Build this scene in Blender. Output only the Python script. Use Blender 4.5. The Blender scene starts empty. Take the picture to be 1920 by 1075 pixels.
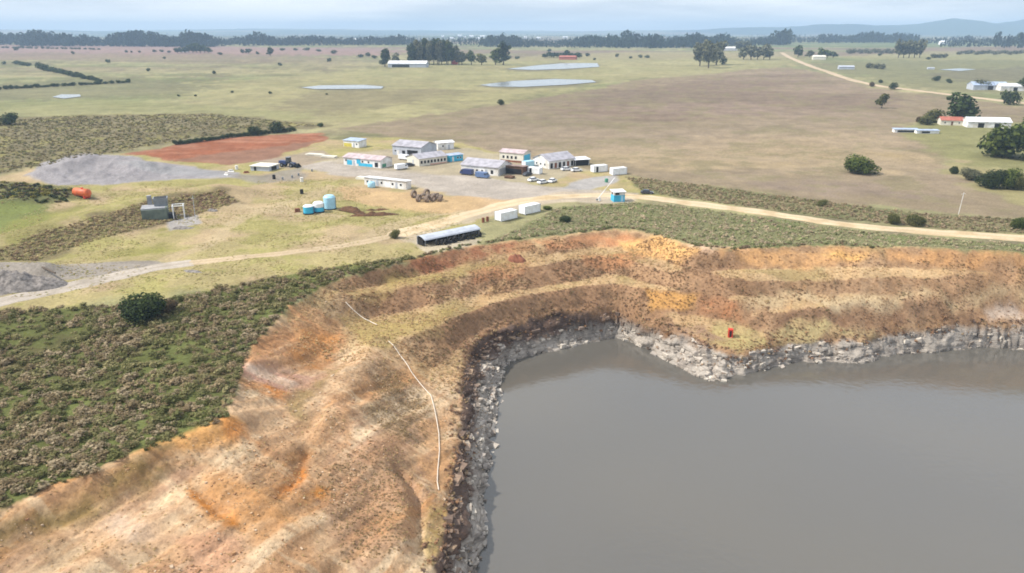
import bpy, math, random
import numpy as np
from mathutils import Vector, Matrix
from mathutils.geometry import delaunay_2d_cdt

random.seed(7)
rng = np.random.default_rng(7)
sc = bpy.context.scene
col = sc.collection
R = math.radians

# ------------------------------------------------------------------ camera
F, CX, CY = 1371.0, 960.0, 537.5          # focal length in photo pixels
PITCH = R(19.1)
CAM = np.array([0.0, 0.0, 50.0])          # drone height above the yard
cd = bpy.data.cameras.new("camera")
cam = bpy.data.objects.new("camera", cd)
col.objects.link(cam)
cam.location = CAM
cam.rotation_euler = (math.pi / 2 - PITCH, 0, 0)
cd.sensor_width = 36.0
cd.lens = 36.0 * F / 1920.0
cd.clip_start = 1.0
cd.clip_end = 90000.0
sc.camera = cam
cp, sp = math.cos(PITCH), math.sin(PITCH)


def ray(px, py):
    dx = (px - CX) / F
    dy = (CY - py) / F
    return np.array([dx, cp + dy * sp, -sp + dy * cp])


def at_z(px, py, z):
    d = ray(px, py)
    t = (z - CAM[2]) / d[2]
    return (d[0] * t, d[1] * t, z)


# ------------------------------------------------------------------ noise
def _hash(ix, iy, seed):
    h = (ix.astype(np.int64) * 374761393 + iy.astype(np.int64) * 668265263 + seed * 974711) & 0xFFFFFFFF
    h = ((h ^ (h >> 13)) * 1274126177) & 0xFFFFFFFF
    h = (h ^ (h >> 16)) & 0xFFFFFF
    return h.astype(np.float64) / 0xFFFFFF


def vnoise(x, y, seed=0):
    ix, iy = np.floor(x), np.floor(y)
    fx, fy = x - ix, y - iy
    fx = fx * fx * fx * (fx * (fx * 6 - 15) + 10)
    fy = fy * fy * fy * (fy * (fy * 6 - 15) + 10)
    a = _hash(ix, iy, seed)
    b = _hash(ix + 1, iy, seed)
    c = _hash(ix, iy + 1, seed)
    d = _hash(ix + 1, iy + 1, seed)
    return (a + (b - a) * fx) * (1 - fy) + (c + (d - c) * fx) * fy


def fbm(x, y, scale, octs=4, seed=0, gain=0.5):
    """about -1..1, first feature size = scale metres"""
    x = np.asarray(x, float) / scale
    y = np.asarray(y, float) / scale
    s = np.zeros_like(x)
    a, tot = 1.0, 0.0
    for o in range(octs):
        ca, sa = math.cos(0.7 * o + 0.3), math.sin(0.7 * o + 0.3)
        s += a * (vnoise(x * ca - y * sa + 17.3 * o, x * sa + y * ca - 5.1 * o, seed + o * 31) * 2 - 1)
        tot += a
        a *= gain
        x = x * 2.03
        y = y * 2.03
    return s / tot * 1.6


def sstep(a, b, v):
    t = np.clip((v - a) / (b - a), 0, 1)
    return t * t * (3 - 2 * t)


# ------------------------------------------------------------------ polygons
def poly_sd(x, y, poly):
    """signed distance (positive inside) of points to a polygon"""
    P = np.asarray(poly, float)
    n = len(P)
    d2 = np.full(x.shape, 1e18)
    ins = np.zeros(x.shape, bool)
    for i in range(n):
        ax, ay = P[i]
        bx, by = P[(i + 1) % n]
        ex, ey = bx - ax, by - ay
        wx, wy = x - ax, y - ay
        t = np.clip((wx * ex + wy * ey) / (ex * ex + ey * ey + 1e-12), 0, 1)
        d2 = np.minimum(d2, (wx - ex * t) ** 2 + (wy - ey * t) ** 2)
        c = ((ay <= y) & (by > y)) | ((by <= y) & (ay > y))
        if abs(ey) > 1e-12:
            ins ^= c & (x < ax + ex * (y - ay) / ey)
    d = np.sqrt(d2)
    return np.where(ins, d, -d)


def line_d(x, y, pts):
    P = np.asarray(pts, float)
    d2 = np.full(x.shape, 1e18)
    for i in range(len(P) - 1):
        ax, ay = P[i][:2]
        ex, ey = P[i + 1][0] - ax, P[i + 1][1] - ay
        t = np.clip(((x - ax) * ex + (y - ay) * ey) / (ex * ex + ey * ey + 1e-12), 0, 1)
        d2 = np.minimum(d2, (x - ax - ex * t) ** 2 + (y - ay - ey * t) ** 2)
    return np.sqrt(d2)


# ------------------------------------------------------------------ the quarry as contour lines (photo pixel, level)
WZ = -18.8
RIM = [(-160, 1010, 0), (-60, 975, 0), (0, 952, 0), (40, 935, 0), (120, 902, 0), (200, 872, 0), (280, 843, 0), (340, 822, 0), (400, 800, 0),
       (425, 780, 0), (440, 740, 0), (450, 700, 0), (466, 660, 0), (500, 618, 0), (540, 578, 0), (590, 540, 0), (640, 520, 0),
       (700, 505, 0), (770, 489, 0), (810, 477, 0), (880, 461, 0), (950, 452, 0), (1000, 447, 0), (1050, 440, 0), (1100, 435, 0),
       (1160, 428, 0), (1190, 431, 0), (1230, 439, 0), (1280, 455, 0), (1320, 465, 0), (1360, 469, 0), (1420, 465, 0), (1480, 461, 0),
       (1540, 459, 0), (1600, 461, 0), (1650, 465, 0), (1720, 462, 0), (1800, 468, 0), (1920, 474, 0), (2060, 480, 0)]
TOE1 = [(655, 548, -2.4), (700, 536, -3), (760, 522, -3), (850, 502, -3), (920, 494, -3), (1000, 486, -3), (1060, 476, -3), (1120, 465, -3),
        (1170, 463, -3), (1210, 474, -3.2), (1255, 492, -3.6), (1300, 503, -3.8), (1400, 502, -3.8), (1500, 500, -3.8), (1600, 500, -3.8),
        (1700, 500, -3.7), (1800, 500, -3.5), (1920, 502, -3.4), (2060, 504, -3.4)]
EDGE1 = [(672, 560, -3.2), (710, 549, -3.3), (780, 531, -3.3), (850, 516, -3.3), (920, 506, -3.3), (1000, 497, -3.3), (1080, 485, -3.3),
         (1130, 479, -3.4), (1170, 484, -3.8), (1205, 499, -4.3), (1250, 514, -4.9), (1300, 524, -5.2), (1400, 528, -5.3), (1550, 529, -5.4),
         (1650, 523, -5.1), (1800, 519, -4.8), (1920, 518, -4.7), (2060, 520, -4.7)]
TOE2 = [(-160, 1135, -2), (-100, 1092, -2), (0, 1022, -2.2), (100, 987, -2.4), (220, 940, -2.8), (330, 902, -3.2), (440, 872, -3.4), (500, 830, -3.6),
        (545, 765, -4.0), (575, 700, -4.6), (610, 640, -5.2), (655, 605, -6.0), (712, 592, -6.8), (800, 578, -7), (900, 560, -7), (1000, 543, -7),
        (1080, 526, -7), (1130, 517, -7), (1180, 519, -7), (1220, 530, -7.1), (1270, 539, -7.2), (1320, 545, -7.3), (1400, 549, -7.4),
        (1550, 548, -7.4), (1700, 542, -7), (1800, 537, -6.6), (1920, 533, -6.3), (2060, 535, -6.3)]
EDGE2 = [(430, 1160, -5.6), (500, 1075, -5.6), (540, 1000, -5.7), (570, 905, -5.9), (605, 840, -6.1), (650, 770, -6.4), (690, 700, -6.8), (722, 662, -7.2),
         (760, 636, -7.4), (800, 617, -7.4), (850, 598, -7.4), (900, 580, -7.4), (1000, 553, -7.3), (1050, 545, -7.3), (1100, 536, -7.4),
         (1150, 532, -7.5), (1195, 539, -7.6), (1240, 547, -7.9), (1290, 551, -8.1), (1340, 556, -8.4), (1380, 572, -9.1), (1420, 590, -9.9),
         (1460, 590, -9.8), (1550, 578, -9.5), (1650, 570, -9.1), (1750, 570, -9.0), (1850, 582, -9.5), (1920, 586, -9.6), (2060, 590, -9.6)]
TOE3 = [(745, 1180, -11.5), (755, 1085, -11.2), (765, 1000, -11), (768, 940, -11), (780, 870, -11), (790, 800, -11), (792, 740, -11),
        (805, 690, -11), (840, 652, -11), (880, 627, -11), (920, 606, -10.9), (1000, 588, -10.7), (1080, 573, -10.5), (1140, 569, -10.5),
        (1195, 580, -11), (1250, 586, -11.2), (1310, 590, -11.5), (1370, 603, -12.1), (1410, 610, -12.3), (1450, 612, -12.2), (1550, 606, -12.0),
        (1650, 612, -12.4), (1750, 603, -11.8), (1850, 600, -11.4), (1920, 602, -11.4), (2060, 604, -11.4)]
ROCK = [(800, 1180, -13), (815, 1075, -13), (835, 1000, -13), (845, 930, -13), (858, 870, -13), (864, 800, -13), (868, 740, -13), (872, 690, -12.8),
        (886, 657, -12.5), (908, 634, -12.3), (950, 613, -12), (1000, 599, -11.8), (1050, 588, -11.7), (1100, 583, -11.6), (1150, 592, -12),
        (1165, 598, -12.3), (1200, 603, -12.6), (1240, 610, -12.9), (1290, 627, -13.6), (1330, 647, -14.5), (1368, 663, -15.0), (1400, 666, -15.2),
        (1440, 652, -15.0), (1490, 645, -15.1), (1560, 641, -15.3), (1620, 641, -15.4), (1660, 632, -15.1), (1700, 626, -15), (1740, 621, -14.6),
        (1780, 611, -14), (1800, 609, -13.8), (1860, 613, -14.2), (1920, 611, -14), (2060, 610, -14)]
SHORE = [(850, 1230, WZ), (893, 1075, WZ), (905, 1010, WZ), (912, 950, WZ), (916, 900, WZ), (922, 840, WZ), (932, 780, WZ), (938, 720, WZ),
         (946, 692, WZ), (962, 679, WZ), (990, 668, WZ), (1040, 656, WZ), (1100, 641, WZ), (1152, 632, WZ), (1180, 640, WZ), (1215, 656, WZ),
         (1250, 676, WZ), (1290, 697, WZ), (1343, 720, WZ), (1400, 703, WZ), (1450, 690, WZ), (1500, 677, WZ), (1560, 681, WZ),
         (1600, 684, WZ), (1640, 676, WZ), (1680, 666, WZ), (1720, 659, WZ), (1760, 662, WZ), (1800, 655, WZ), (1860, 652, WZ), (1920, 656, WZ), (2060, 655, WZ)]


def contour(pts):
    return [at_z(*p) for p in pts]


rings = {}
ORDER = (("shore", SHORE, 78, True), ("rock", ROCK, 64, True), ("toe3", TOE3, 50, True), ("edge2", EDGE2, 36, True), ("toe2", TOE2, 20, True),
         ("edge1", EDGE1, 10, False), ("toe1", TOE1, 6, False), ("rim", RIM, 0, True))
GAP = {"rock": 1.3, "toe3": 1.2, "edge2": 2.2, "toe2": 1.2, "edge1": 2.0, "toe1": 1.2, "rim": 1.6}
inner = None
for nm, pts, off, closing in ORDER:
    w = []
    for px, py, z in pts:
        p = at_z(px, py, z)
        if inner is not None:              # keep every contour outside the one below it
            for _ in range(60):
                sdv = float(poly_sd(np.array([p[0]]), np.array([p[1]]), inner)[0])
                if sdv < -GAP[nm]: break
                if nm == "rim": py -= 1.0
                else: z -= 0.1
                p = at_z(px, py, z)
        w.append(p)
    zr, zl = w[-1][2], w[0][2]
    if closing:                            # close the pit out of frame: right end, near end and left end
        w = w + [(330 - off, 158 - off * 0.35, zr), (330 - off, -90 + off, zr), (-75 + off, -90 + off, zl)]
        if nm == "rim":
            w += [(-78, 30, 0)]
        inner = [(p[0], p[1]) for p in w]
    elif nm == "edge1":
        inner = inner
    rings[nm] = w
bed = [(p[0], p[1]) for p in rings["shore"]]
cxb = np.mean([p[0] for p in bed]); cyb = np.mean([p[1] for p in bed])
cdt_in, cdt_z, cdt_e = [], [], []
for nm, w in rings.items():
    i0 = len(cdt_in)
    for p in w:
        cdt_in.append(Vector((p[0], p[1]))); cdt_z.append(p[2])
    n = len(w)
    for i in range(n - 1):
        cdt_e.append((i0 + i, i0 + i + 1))
    if nm not in ("toe1", "edge1"):
        cdt_e.append((i0 + n - 1, i0))
for px, py in ((1100, 760), (1400, 800), (1100, 950), (1700, 900), (1800, 720)):
    p = at_z(px, py, WZ)
    cdt_in.append(Vector(p[:2])); cdt_z.append(-24.0)
vo, eo, fo, ov, oe, of = delaunay_2d_cdt(cdt_in, cdt_e, [], 0, 1e-5)
tin_z = []
for i, v in enumerate(vo):
    if ov[i]:
        tin_z.append(cdt_z[ov[i][0]])
    else:
        dd = [(v - q).length for q in cdt_in]
        k = np.argsort(dd)[:2]
        tin_z.append(float(np.mean([cdt_z[q] for q in k])))
        print("contours cross near", tuple(round(a, 1) for a in v), "z", [cdt_z[q] for q in k])

# ------------------------------------------------------------------ height model
GX0, GY0, GS = -150.0, -130.0, 0.4
GNX, GNY = int(520 / GS), int(420 / GS)
gx = GX0 + np.arange(GNX) * GS
gy = GY0 + np.arange(GNY) * GS
GXX, GYY = np.meshgrid(gx, gy)
tin = np.zeros((GNY, GNX))
for f in fo:
    a, b, c = (np.array([vo[k][0], vo[k][1], tin_z[k]]) for k in f)
    i0 = max(0, int((min(a[0], b[0], c[0]) - GX0) / GS)); i1 = min(GNX, int((max(a[0], b[0], c[0]) - GX0) / GS) + 2)
    j0 = max(0, int((min(a[1], b[1], c[1]) - GY0) / GS)); j1 = min(GNY, int((max(a[1], b[1], c[1]) - GY0) / GS) + 2)
    if i1 <= i0 or j1 <= j0:
        continue
    X, Y = GXX[j0:j1, i0:i1], GYY[j0:j1, i0:i1]
    det = (b[1] - c[1]) * (a[0] - c[0]) + (c[0] - b[0]) * (a[1] - c[1])
    if abs(det) < 1e-9:
        continue
    l1 = ((b[1] - c[1]) * (X - c[0]) + (c[0] - b[0]) * (Y - c[1])) / det
    l2 = ((c[1] - a[1]) * (X - c[0]) + (a[0] - c[0]) * (Y - c[1])) / det
    l3 = 1 - l1 - l2
    m = (l1 >= -1e-4) & (l2 >= -1e-4) & (l3 >= -1e-4)
    sub = tin[j0:j1, i0:i1]
    sub[m] = (l1 * a[2] + l2 * b[2] + l3 * c[2])[m]
P2 = lambda w: [(p[0], p[1]) for p in w]
rim_sd_g = poly_sd(GXX, GYY, P2(rings["rim"]))
pit = np.where(rim_sd_g > 0, tin, 0.0)


def blur(a, k):
    for ax in (0, 1):
        s = np.zeros_like(a)
        for q in range(-k, k + 1):
            s += np.roll(a, q, ax)
        a = s / (2 * k + 1)
    return a


pit = blur(pit, 1)
rock_sd_g = poly_sd(GXX, GYY, P2(rings["rock"]))
shore_sd_g = poly_sd(GXX, GYY, P2(rings["shore"]))
inside = sstep(-0.5, 1.5, rim_sd_g)
gyz, gxz = np.gradient(pit, GS)
slope0 = np.sqrt(gxz ** 2 + gyz ** 2)
# weathering: gullies on the faces, lumps on the benches, blocky rock at the foot
gul = fbm(GXX, GYY, 3.2, 4, 5)
lump = fbm(GXX, GYY, 9.0, 4, 11)
face = sstep(0.25, 0.7, slope0)
leftg = sstep(118, 100, GYY + 0.5 * GXX)
ridge = fbm((GXX * 0.92 - GYY * 0.4) * 2.6, (GXX * 0.4 + GYY * 0.92) * 0.42, 9.0, 4, 12)
pit = pit + inside * (lump * (0.16 + 0.2 * leftg) + gul * (0.06 + 0.30 * face) + ridge * (0.1 + 0.5 * leftg))
rk = sstep(-1.0, 0.6, rock_sd_g) * sstep(5.0, 0.5, shore_sd_g)
blk = np.floor((fbm(GXX, GYY, 4.0, 2, 21) + 1) * 4) / 4 - 1 + 0.5 * fbm(GXX, GYY, 1.1, 3, 22)
pit = pit + rk * (blk * 0.55 + 0.1)
# notches in the rock rim
pit = pit - rk * 1.3 * sstep(0.45, 0.9, fbm(GXX, GYY, 6.0, 2, 23))


pit = np.where(shore_sd_g > 0.4, np.minimum(pit, WZ - 0.5), pit)


def base_far(x, y):
    r = np.hypot(x, y)
    z = np.interp(r, [0, 330, 600, 950, 1400, 2100, 3500, 5000, 9000, 15500], [0, 0, 3.5, 9, 13, 18, 24, 27, 29, 30])
    u = sstep(260, 900, r)
    z = z + u * (fbm(x, y, 420, 3, 41) * 2.2) + sstep(1200, 4000, r) * fbm(x, y, 1700, 3, 43) * 5
    # hills on the right skyline
    far_ = r > 4500
    if not far_.any(): return z
    z = z + sstep(6500, 10800, r) * (58 + 26 * fbm(x, y, 2600, 4, 49))      # low blue ridges that close the plain
    hn = 1 + 0.10 * fbm(x, y, 260, 3, 47)
    for hx, hy, h, s1, s2 in HILLS:
        z = z + h * np.exp(-((x - hx) / s1) ** 2 - ((y - hy) / s2) ** 2) * hn
    return z


def far_xy(px, d):
    return ((px - CX) / F * d / cp * 0.945, d)


HILLS = []
for px, d, h, s1 in ((1720, 7500, 92, 640), (1745, 7500, 34, 200), (1905, 7400, 76, 220), (1965, 7600, 98, 600), (1535, 7500, 62, 250), (1600, 7400, 30, 260), (1830, 7500, 30, 260),
                     (2200, 7400, 120, 900), (1430, 8200, 34, 600), (1360, 8600, 22, 500)):
    x, y = far_xy(px, d)
    HILLS.append((x, y, h, s1, 650))

MOUNDS = []                                # heaps on the flat: (poly or line in px, height, width)
for line, h, s in (([(-20, 480), (60, 458), (140, 434), (220, 408), (300, 386), (410, 368)], 3.8, 10.0),
                   ([(100, 330), (180, 312), (260, 318)], 2.6, 8.0), ([(120, 318), (170, 305)], 2.0, 6.0),
                   ([(0, 390), (120, 372)], 2.4, 6.0), ([(-60, 520), (20, 515), (85, 515)], 2.6, 4.0),
                   ([(250, 268), (400, 252), (540, 246)], 1.4, 4.0), ([(655, 393), (668, 398)], 0.8, 2.0)):
    MOUNDS.append(([at_z(a, b, 0)[:2] for a, b in line], h, s))
for line, z_, h, s in (([(748, 880), (772, 892), (784, 930), (778, 1005)], -9.6, -1.3, 0.9), ([(700, 860), (745, 880), (762, 940), (750, 1010)], -9.0, 1.0, 3.0),
                       ([(575, 850), (548, 910), (525, 940)], -5.8, -0.8, 1.0), ([(372, 925), (400, 950), (450, 980)], -4.5, -0.7, 0.9),
                       ([(700, 640), (660, 720), (600, 830)], -6.6, 0.9, 2.5), ([(610, 760), (590, 790), (570, 830)], -5.6, -0.6, 1.2)):
    MOUNDS.append(([at_z(a, b, z_)[:2] for a, b in line], h, s))
PAD = [at_z(a, b, 0)[:2] for a, b in ((50, 328), (90, 302), (160, 288), (225, 290), (300, 304), (350, 316), (330, 335), (200, 347), (100, 346))]


def mounds(x, y):
    z = np.zeros(np.shape(x))
    for line, h, s in MOUNDS:
        d = line_d(x, y, line)
        z = z + h * np.exp(-(d / s) ** 2)
    m = (np.abs(x + 130) < 130) & (y > 150) & (y < 400)
    if m.any():
        xm, ym = x[m], y[m]
        z[m] += sstep(0, 6, poly_sd(xm, ym, PAD)) * (np.abs(fbm(xm * 1.4, ym, 6.5, 3, 53)) * 1.0 - 0.2)
    return z


MX0, MY0, MS = -320.0, 30.0, 0.7          # the heaps kept as one grid, read back by interpolation
_mx, _my = np.meshgrid(MX0 + np.arange(640) * MS, MY0 + np.arange(560) * MS)
MGRID = mounds(_mx, _my)


def mound_z(x, y):
    ok = (x > MX0) & (x < MX0 + 638 * MS) & (y > MY0) & (y < MY0 + 558 * MS)
    fx = np.clip((x - MX0) / MS, 0, 638.0); fy = np.clip((y - MY0) / MS, 0, 558.0)
    i, j = fx.astype(int), fy.astype(int)
    a, b = fx - i, fy - j
    return ok * ((MGRID[j, i] * (1 - a) + MGRID[j, i + 1] * a) * (1 - b) + (MGRID[j + 1, i] * (1 - a) + MGRID[j + 1, i + 1] * a) * b)


def bil(grid, x, y):
    fx = np.clip((np.asarray(x) - GX0) / GS, 0, GNX - 1.001)
    fy = np.clip((np.asarray(y) - GY0) / GS, 0, GNY - 1.001)
    i, j = fx.astype(int), fy.astype(int)
    a, b = fx - i, fy - j
    return (grid[j, i] * (1 - a) + grid[j, i + 1] * a) * (1 - b) + (grid[j + 1, i] * (1 - a) + grid[j + 1, i + 1] * a) * b


edge_fade = np.ones((GNY, GNX))
rough_all = None


def height(x, y, fine=True):
    x = np.asarray(x, float); y = np.asarray(y, float)
    inside_g = (x > GX0) & (x < GX0 + 519) & (y > GY0) & (y < GY0 + 419)
    z = base_far(x, y) + mound_z(x, y)
    z = z + np.where(inside_g, bil(pit, x, y), 0.0)
    if fine:
        z = z + 0.10 * fbm(x, y, 6.0, 3, 61) * np.where(np.hypot(x, y) < 1500, 1, 0)
    return z


def G(px, py):
    """the ground point that shows at a photo pixel"""
    d = ray(px, py)
    if d[2] > -0.0022:
        d[2] = -0.0022
    t = np.geomspace(30, 12400 / max(0.2, d[1]), 300)
    X, Y, Z = d[0] * t, d[1] * t, 50 + d[2] * t
    h = height(X, Y, False)
    k = np.argmax(Z < h)
    if Z[k] >= h[k]:
        k = len(t) - 1
    t0, t1 = t[max(0, k - 1)], t[k]
    for _ in range(2):
        tt = np.linspace(t0, t1, 14)
        hh = height(d[0] * tt, d[1] * tt, False)
        q = int(np.argmax(50 + d[2] * tt < hh))
        q = max(q, 1)
        t0, t1 = tt[q - 1], tt[q]
    tm = (t0 + t1) / 2
    x, y = d[0] * tm, d[1] * tm
    return Vector((x, y, float(height(np.array([x]), np.array([y]))[0])))


def Z(x, y):
    return float(height(np.array([x]), np.array([y]))[0])


def GP(pts):
    return [tuple(G(a, b)[:2]) for a, b in pts]


# ------------------------------------------------------------------ colours
K_ALB = 0.68


def S(r, g, b, k=None):
    def l(v):
        v /= 255.0
        return v / 12.92 if v <= 0.04045 else ((v + 0.055) / 1.055) ** 2.4
    k = K_ALB if k is None else k
    return np.array([l(r) * k, l(g) * k, l(b) * k])


# ------------------------------------------------------------------ materials
def new_mat(name):
    m = bpy.data.materials.new(name)
    m.use_nodes = True
    nt = m.node_tree
    b = nt.nodes["Principled BSDF"]
    b.inputs["Specular IOR Level"].default_value = 0.25
    return m, nt, b


def mat(name, rgb, rough=0.7, var=0.16, scale=1.2, metal=0.0, spec=0.3, bump=0.0, stain=None):
    m, nt, b = new_mat(name)
    N, L = nt.nodes.new, nt.links.new
    tc = N("ShaderNodeTexCoord")
    no = N("ShaderNodeTexNoise"); no.inputs["Scale"].default_value = scale; no.inputs["Detail"].default_value = 6
    L(tc.outputs["Object"], no.inputs["Vector"])
    mx = N("ShaderNodeMix"); mx.data_type = 'RGBA'
    c = np.array(rgb)
    d = c * (1 - var) if stain is None else np.array(stain)
    mx.inputs[6].default_value = (*d, 1); mx.inputs[7].default_value = (*np.minimum(c * (1 + var * 0.5), 0.95), 1)
    rp = N("ShaderNodeMapRange"); rp.inputs[1].default_value = 0.35; rp.inputs[2].default_value = 0.62
    L(no.outputs["Fac"], rp.inputs[0]); L(rp.outputs[0], mx.inputs[0]); L(mx.outputs[2], b.inputs["Base Color"])
    b.inputs["Roughness"].default_value = rough
    b.inputs["Metallic"].default_value = metal
    b.inputs["Specular IOR Level"].default_value = spec
    if bump:
        bp = N("ShaderNodeBump"); bp.inputs["Strength"].default_value = bump; bp.inputs["Distance"].default_value = 0.1
        L(no.outputs["Fac"], bp.inputs["Height"]); L(bp.outputs[0], b.inputs["Normal"])
    return m


def corrugated(name, rgb, period=0.35, rough=0.5, metal=0.2, stain=0.7):
    """ribbed sheet metal, weather stained"""
    m = mat(name, rgb, rough, 0.2, 0.5, metal, 0.4, stain=np.array(rgb) * stain)
    nt = m.node_tree; b = nt.nodes["Principled BSDF"]
    N, L = nt.nodes.new, nt.links.new
    tc = N("ShaderNodeTexCoord"); wv = N("ShaderNodeTexWave")
    wv.inputs["Scale"].default_value = 0.31 / period; wv.bands_direction = 'X'
    L(tc.outputs["Object"], wv.inputs["Vector"])
    bp = N("ShaderNodeBump"); bp.inputs["Strength"].default_value = 0.5; bp.inputs["Distance"].default_value = 0.05
    L(wv.outputs["Fac"], bp.inputs["Height"]); L(bp.outputs[0], b.inputs["Normal"])
    return m


def leaf_mat(name):
    m, nt, b = new_mat(name)
    N, L = nt.nodes.new, nt.links.new
    at = N("ShaderNodeVertexColor"); at.layer_name = "Col"
    oi = N("ShaderNodeObjectInfo")
    hs = N("ShaderNodeHueSaturation")
    mr = N("ShaderNodeMapRange"); mr.inputs[3].default_value = 0.8; mr.inputs[4].default_value = 1.2
    L(oi.outputs["Random"], mr.inputs[0]); L(mr.outputs[0], hs.inputs["Value"]); L(at.outputs["Color"], hs.inputs["Color"])
    L(hs.outputs["Color"], b.inputs["Base Color"])
    b.inputs["Roughness"].default_value = 0.75
    b.inputs["Specular IOR Level"].default_value = 0.15
    tr = N("ShaderNodeBsdfTranslucent"); L(hs.outputs["Color"], tr.inputs["Color"])
    ms = N("ShaderNodeMixShader"); ms.inputs[0].default_value = 0.42
    L(b.outputs[0], ms.inputs[1]); L(tr.outputs[0], ms.inputs[2])
    L(ms.outputs[0], nt.nodes["Material Output"].inputs["Surface"])
    return m


def ground_mat(name, detail=1.0):
    m, nt, b = new_mat(name)
    N, L = nt.nodes.new, nt.links.new
    at = N("ShaderNodeVertexColor"); at.layer_name = "Col"
    ge = N("ShaderNodeNewGeometry")
    n1 = N("ShaderNodeTexNoise"); n1.inputs["Scale"].default_value = 1.6; n1.inputs["Detail"].default_value = 8; n1.inputs["Roughness"].default_value = 0.7
    n2 = N("ShaderNodeTexNoise"); n2.inputs["Scale"].default_value = 0.07; n2.inputs["Detail"].default_value = 9; n2.inputs["Roughness"].default_value = 0.72
    # rock: beds and cracks, on a squashed coordinate
    mp = N("ShaderNodeMapping"); mp.inputs["Scale"].default_value = (0.35, 0.35, 2.2)
    n3 = N("ShaderNodeTexNoise"); n3.inputs["Scale"].default_value = 1.4; n3.inputs["Detail"].default_value = 8; n3.inputs["Roughness"].default_value = 0.72
    vo_ = N("ShaderNodeTexVoronoi"); vo_.feature = 'DISTANCE_TO_EDGE'; vo_.inputs["Scale"].default_value = 0.9
    for q in (n1, n2):
        L(ge.outputs["Position"], q.inputs["Vector"])
    L(ge.outputs["Position"], mp.inputs["Vector"]); L(mp.outputs[0], n3.inputs["Vector"]); L(mp.outputs[0], vo_.inputs["Vector"])
    a = N("ShaderNodeMapRange"); a.inputs[1].default_value = 0.25; a.inputs[2].default_value = 0.75; a.inputs[3].default_value = 1 - 0.42 * detail; a.inputs[4].default_value = 1 + 0.36 * detail
    L(n1.outputs["Fac"], a.inputs[0])
    c = N("ShaderNodeMapRange"); c.inputs[1].default_value = 0.3; c.inputs[2].default_value = 0.7; c.inputs[3].default_value = 1 - 0.24 * detail; c.inputs[4].default_value = 1 + 0.22 * detail
    L(n2.outputs["Fac"], c.inputs[0])
    mu = N("ShaderNodeMath"); mu.operation = 'MULTIPLY'; L(a.outputs[0], mu.inputs[0]); L(c.outputs[0], mu.inputs[1])
    # rock tone
    rr = N("ShaderNodeMapRange"); rr.inputs[1].default_value = 0.3; rr.inputs[2].default_value = 0.7; rr.inputs[3].default_value = 0.62; rr.inputs[4].default_value = 1.25
    L(n3.outputs["Fac"], rr.inputs[0])
    cr = N("ShaderNodeMapRange"); cr.inputs[1].default_value = 0.0; cr.inputs[2].default_value = 0.09; cr.inputs[3].default_value = 0.72; cr.inputs[4].default_value = 1.0
    L(vo_.outputs["Distance"], cr.inputs[0])
    m2 = N("ShaderNodeMath"); m2.operation = 'MULTIPLY'; L(rr.outputs[0], m2.inputs[0]); L(cr.outputs[0], m2.inputs[1])
    mf = N("ShaderNodeMix"); mf.data_type = 'FLOAT'
    L(at.outputs["Alpha"], mf.inputs[0]); L(mu.outputs[0], mf.inputs[2]); L(m2.outputs[0], mf.inputs[3])
    vm = N("ShaderNodeVectorMath"); vm.operation = 'SCALE'
    L(at.outputs["Color"], vm.inputs[0]); L(mf.outputs[0], vm.inputs["Scale"])
    L(vm.outputs[0], b.inputs["Base Color"])
    b.inputs["Roughness"].default_value = 0.95
    b.inputs["Specular IOR Level"].default_value = 0.08
    hm = N("ShaderNodeMix"); hm.data_type = 'FLOAT'
    L(at.outputs["Alpha"], hm.inputs[0]); L(n1.outputs["Fac"], hm.inputs[2]); L(m2.outputs[0], hm.inputs[3])
    bp = N("ShaderNodeBump"); bp.inputs["Strength"].default_value = 0.5; bp.inputs["Distance"].default_value = 0.55 * detail
    L(hm.outputs[0], bp.inputs["Height"]); L(bp.outputs[0], b.inputs["Normal"])
    return m


M_GROUND = ground_mat("ground")
M_LEAF = leaf_mat("leaves")
M_BARK = mat("bark", (0.10, 0.075, 0.055), 0.9, 0.35, 3)
M = {}


def mm(key, *a, **k):
    if key not in M:
        M[key] = mat(key, *a, **k)
    return M[key]


mm("white", S(232, 232, 232, 0.9), 0.6, 0.1, 0.45, stain=S(206, 200, 190, 0.85))
mm("white_metal", S(236, 238, 240, 0.9), 0.45, 0.1, 0.8, stain=S(222, 221, 218, 0.9))
mm("pale_grey", S(190, 195, 205, 0.8), 0.6, 0.15, 0.6)
mm("cyan", S(66, 178, 214, 0.9), 0.5, 0.15, 0.8)
mm("pale_blue", S(170, 215, 235, 0.85), 0.45, 0.1, 0.8)
mm("green_paint", S(90, 160, 130, 0.7), 0.6)
mm("yellow_paint", S(215, 200, 90, 0.8), 0.6)
mm("pink_paint", S(225, 175, 155, 0.8), 0.7)
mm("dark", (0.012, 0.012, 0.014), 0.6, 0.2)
mm("glass", (0.02, 0.025, 0.035), 0.08, 0.1, spec=0.6)
mm("tyre", (0.018, 0.017, 0.017), 0.85, 0.3, 3)
mm("brown_tyre", (0.20, 0.15, 0.115), 0.9, 0.4, 2)
mm("navy", (0.025, 0.04, 0.12), 0.35, 0.2, spec=0.5)
mm("blue_body", (0.10, 0.16, 0.30), 0.35, 0.2, spec=0.5)
mm("car_white", (0.78, 0.79, 0.82), 0.25, 0.05, spec=0.5)
mm("car_dark", (0.03, 0.033, 0.045), 0.25, 0.1, spec=0.5)
mm("rust", S(150, 95, 70, 0.7), 0.85, 0.3, 1)
mm("brown", S(120, 90, 70, 0.7), 0.85, 0.3, 1)
mm("orange", S(225, 110, 60, 0.75), 0.5, 0.3, 0.6)
mm("red", S(215, 70, 50, 0.8), 0.5, 0.15, 1)
mm("roof_red", S(180, 110, 95, 0.8), 0.8, 0.2, 1)
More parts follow.
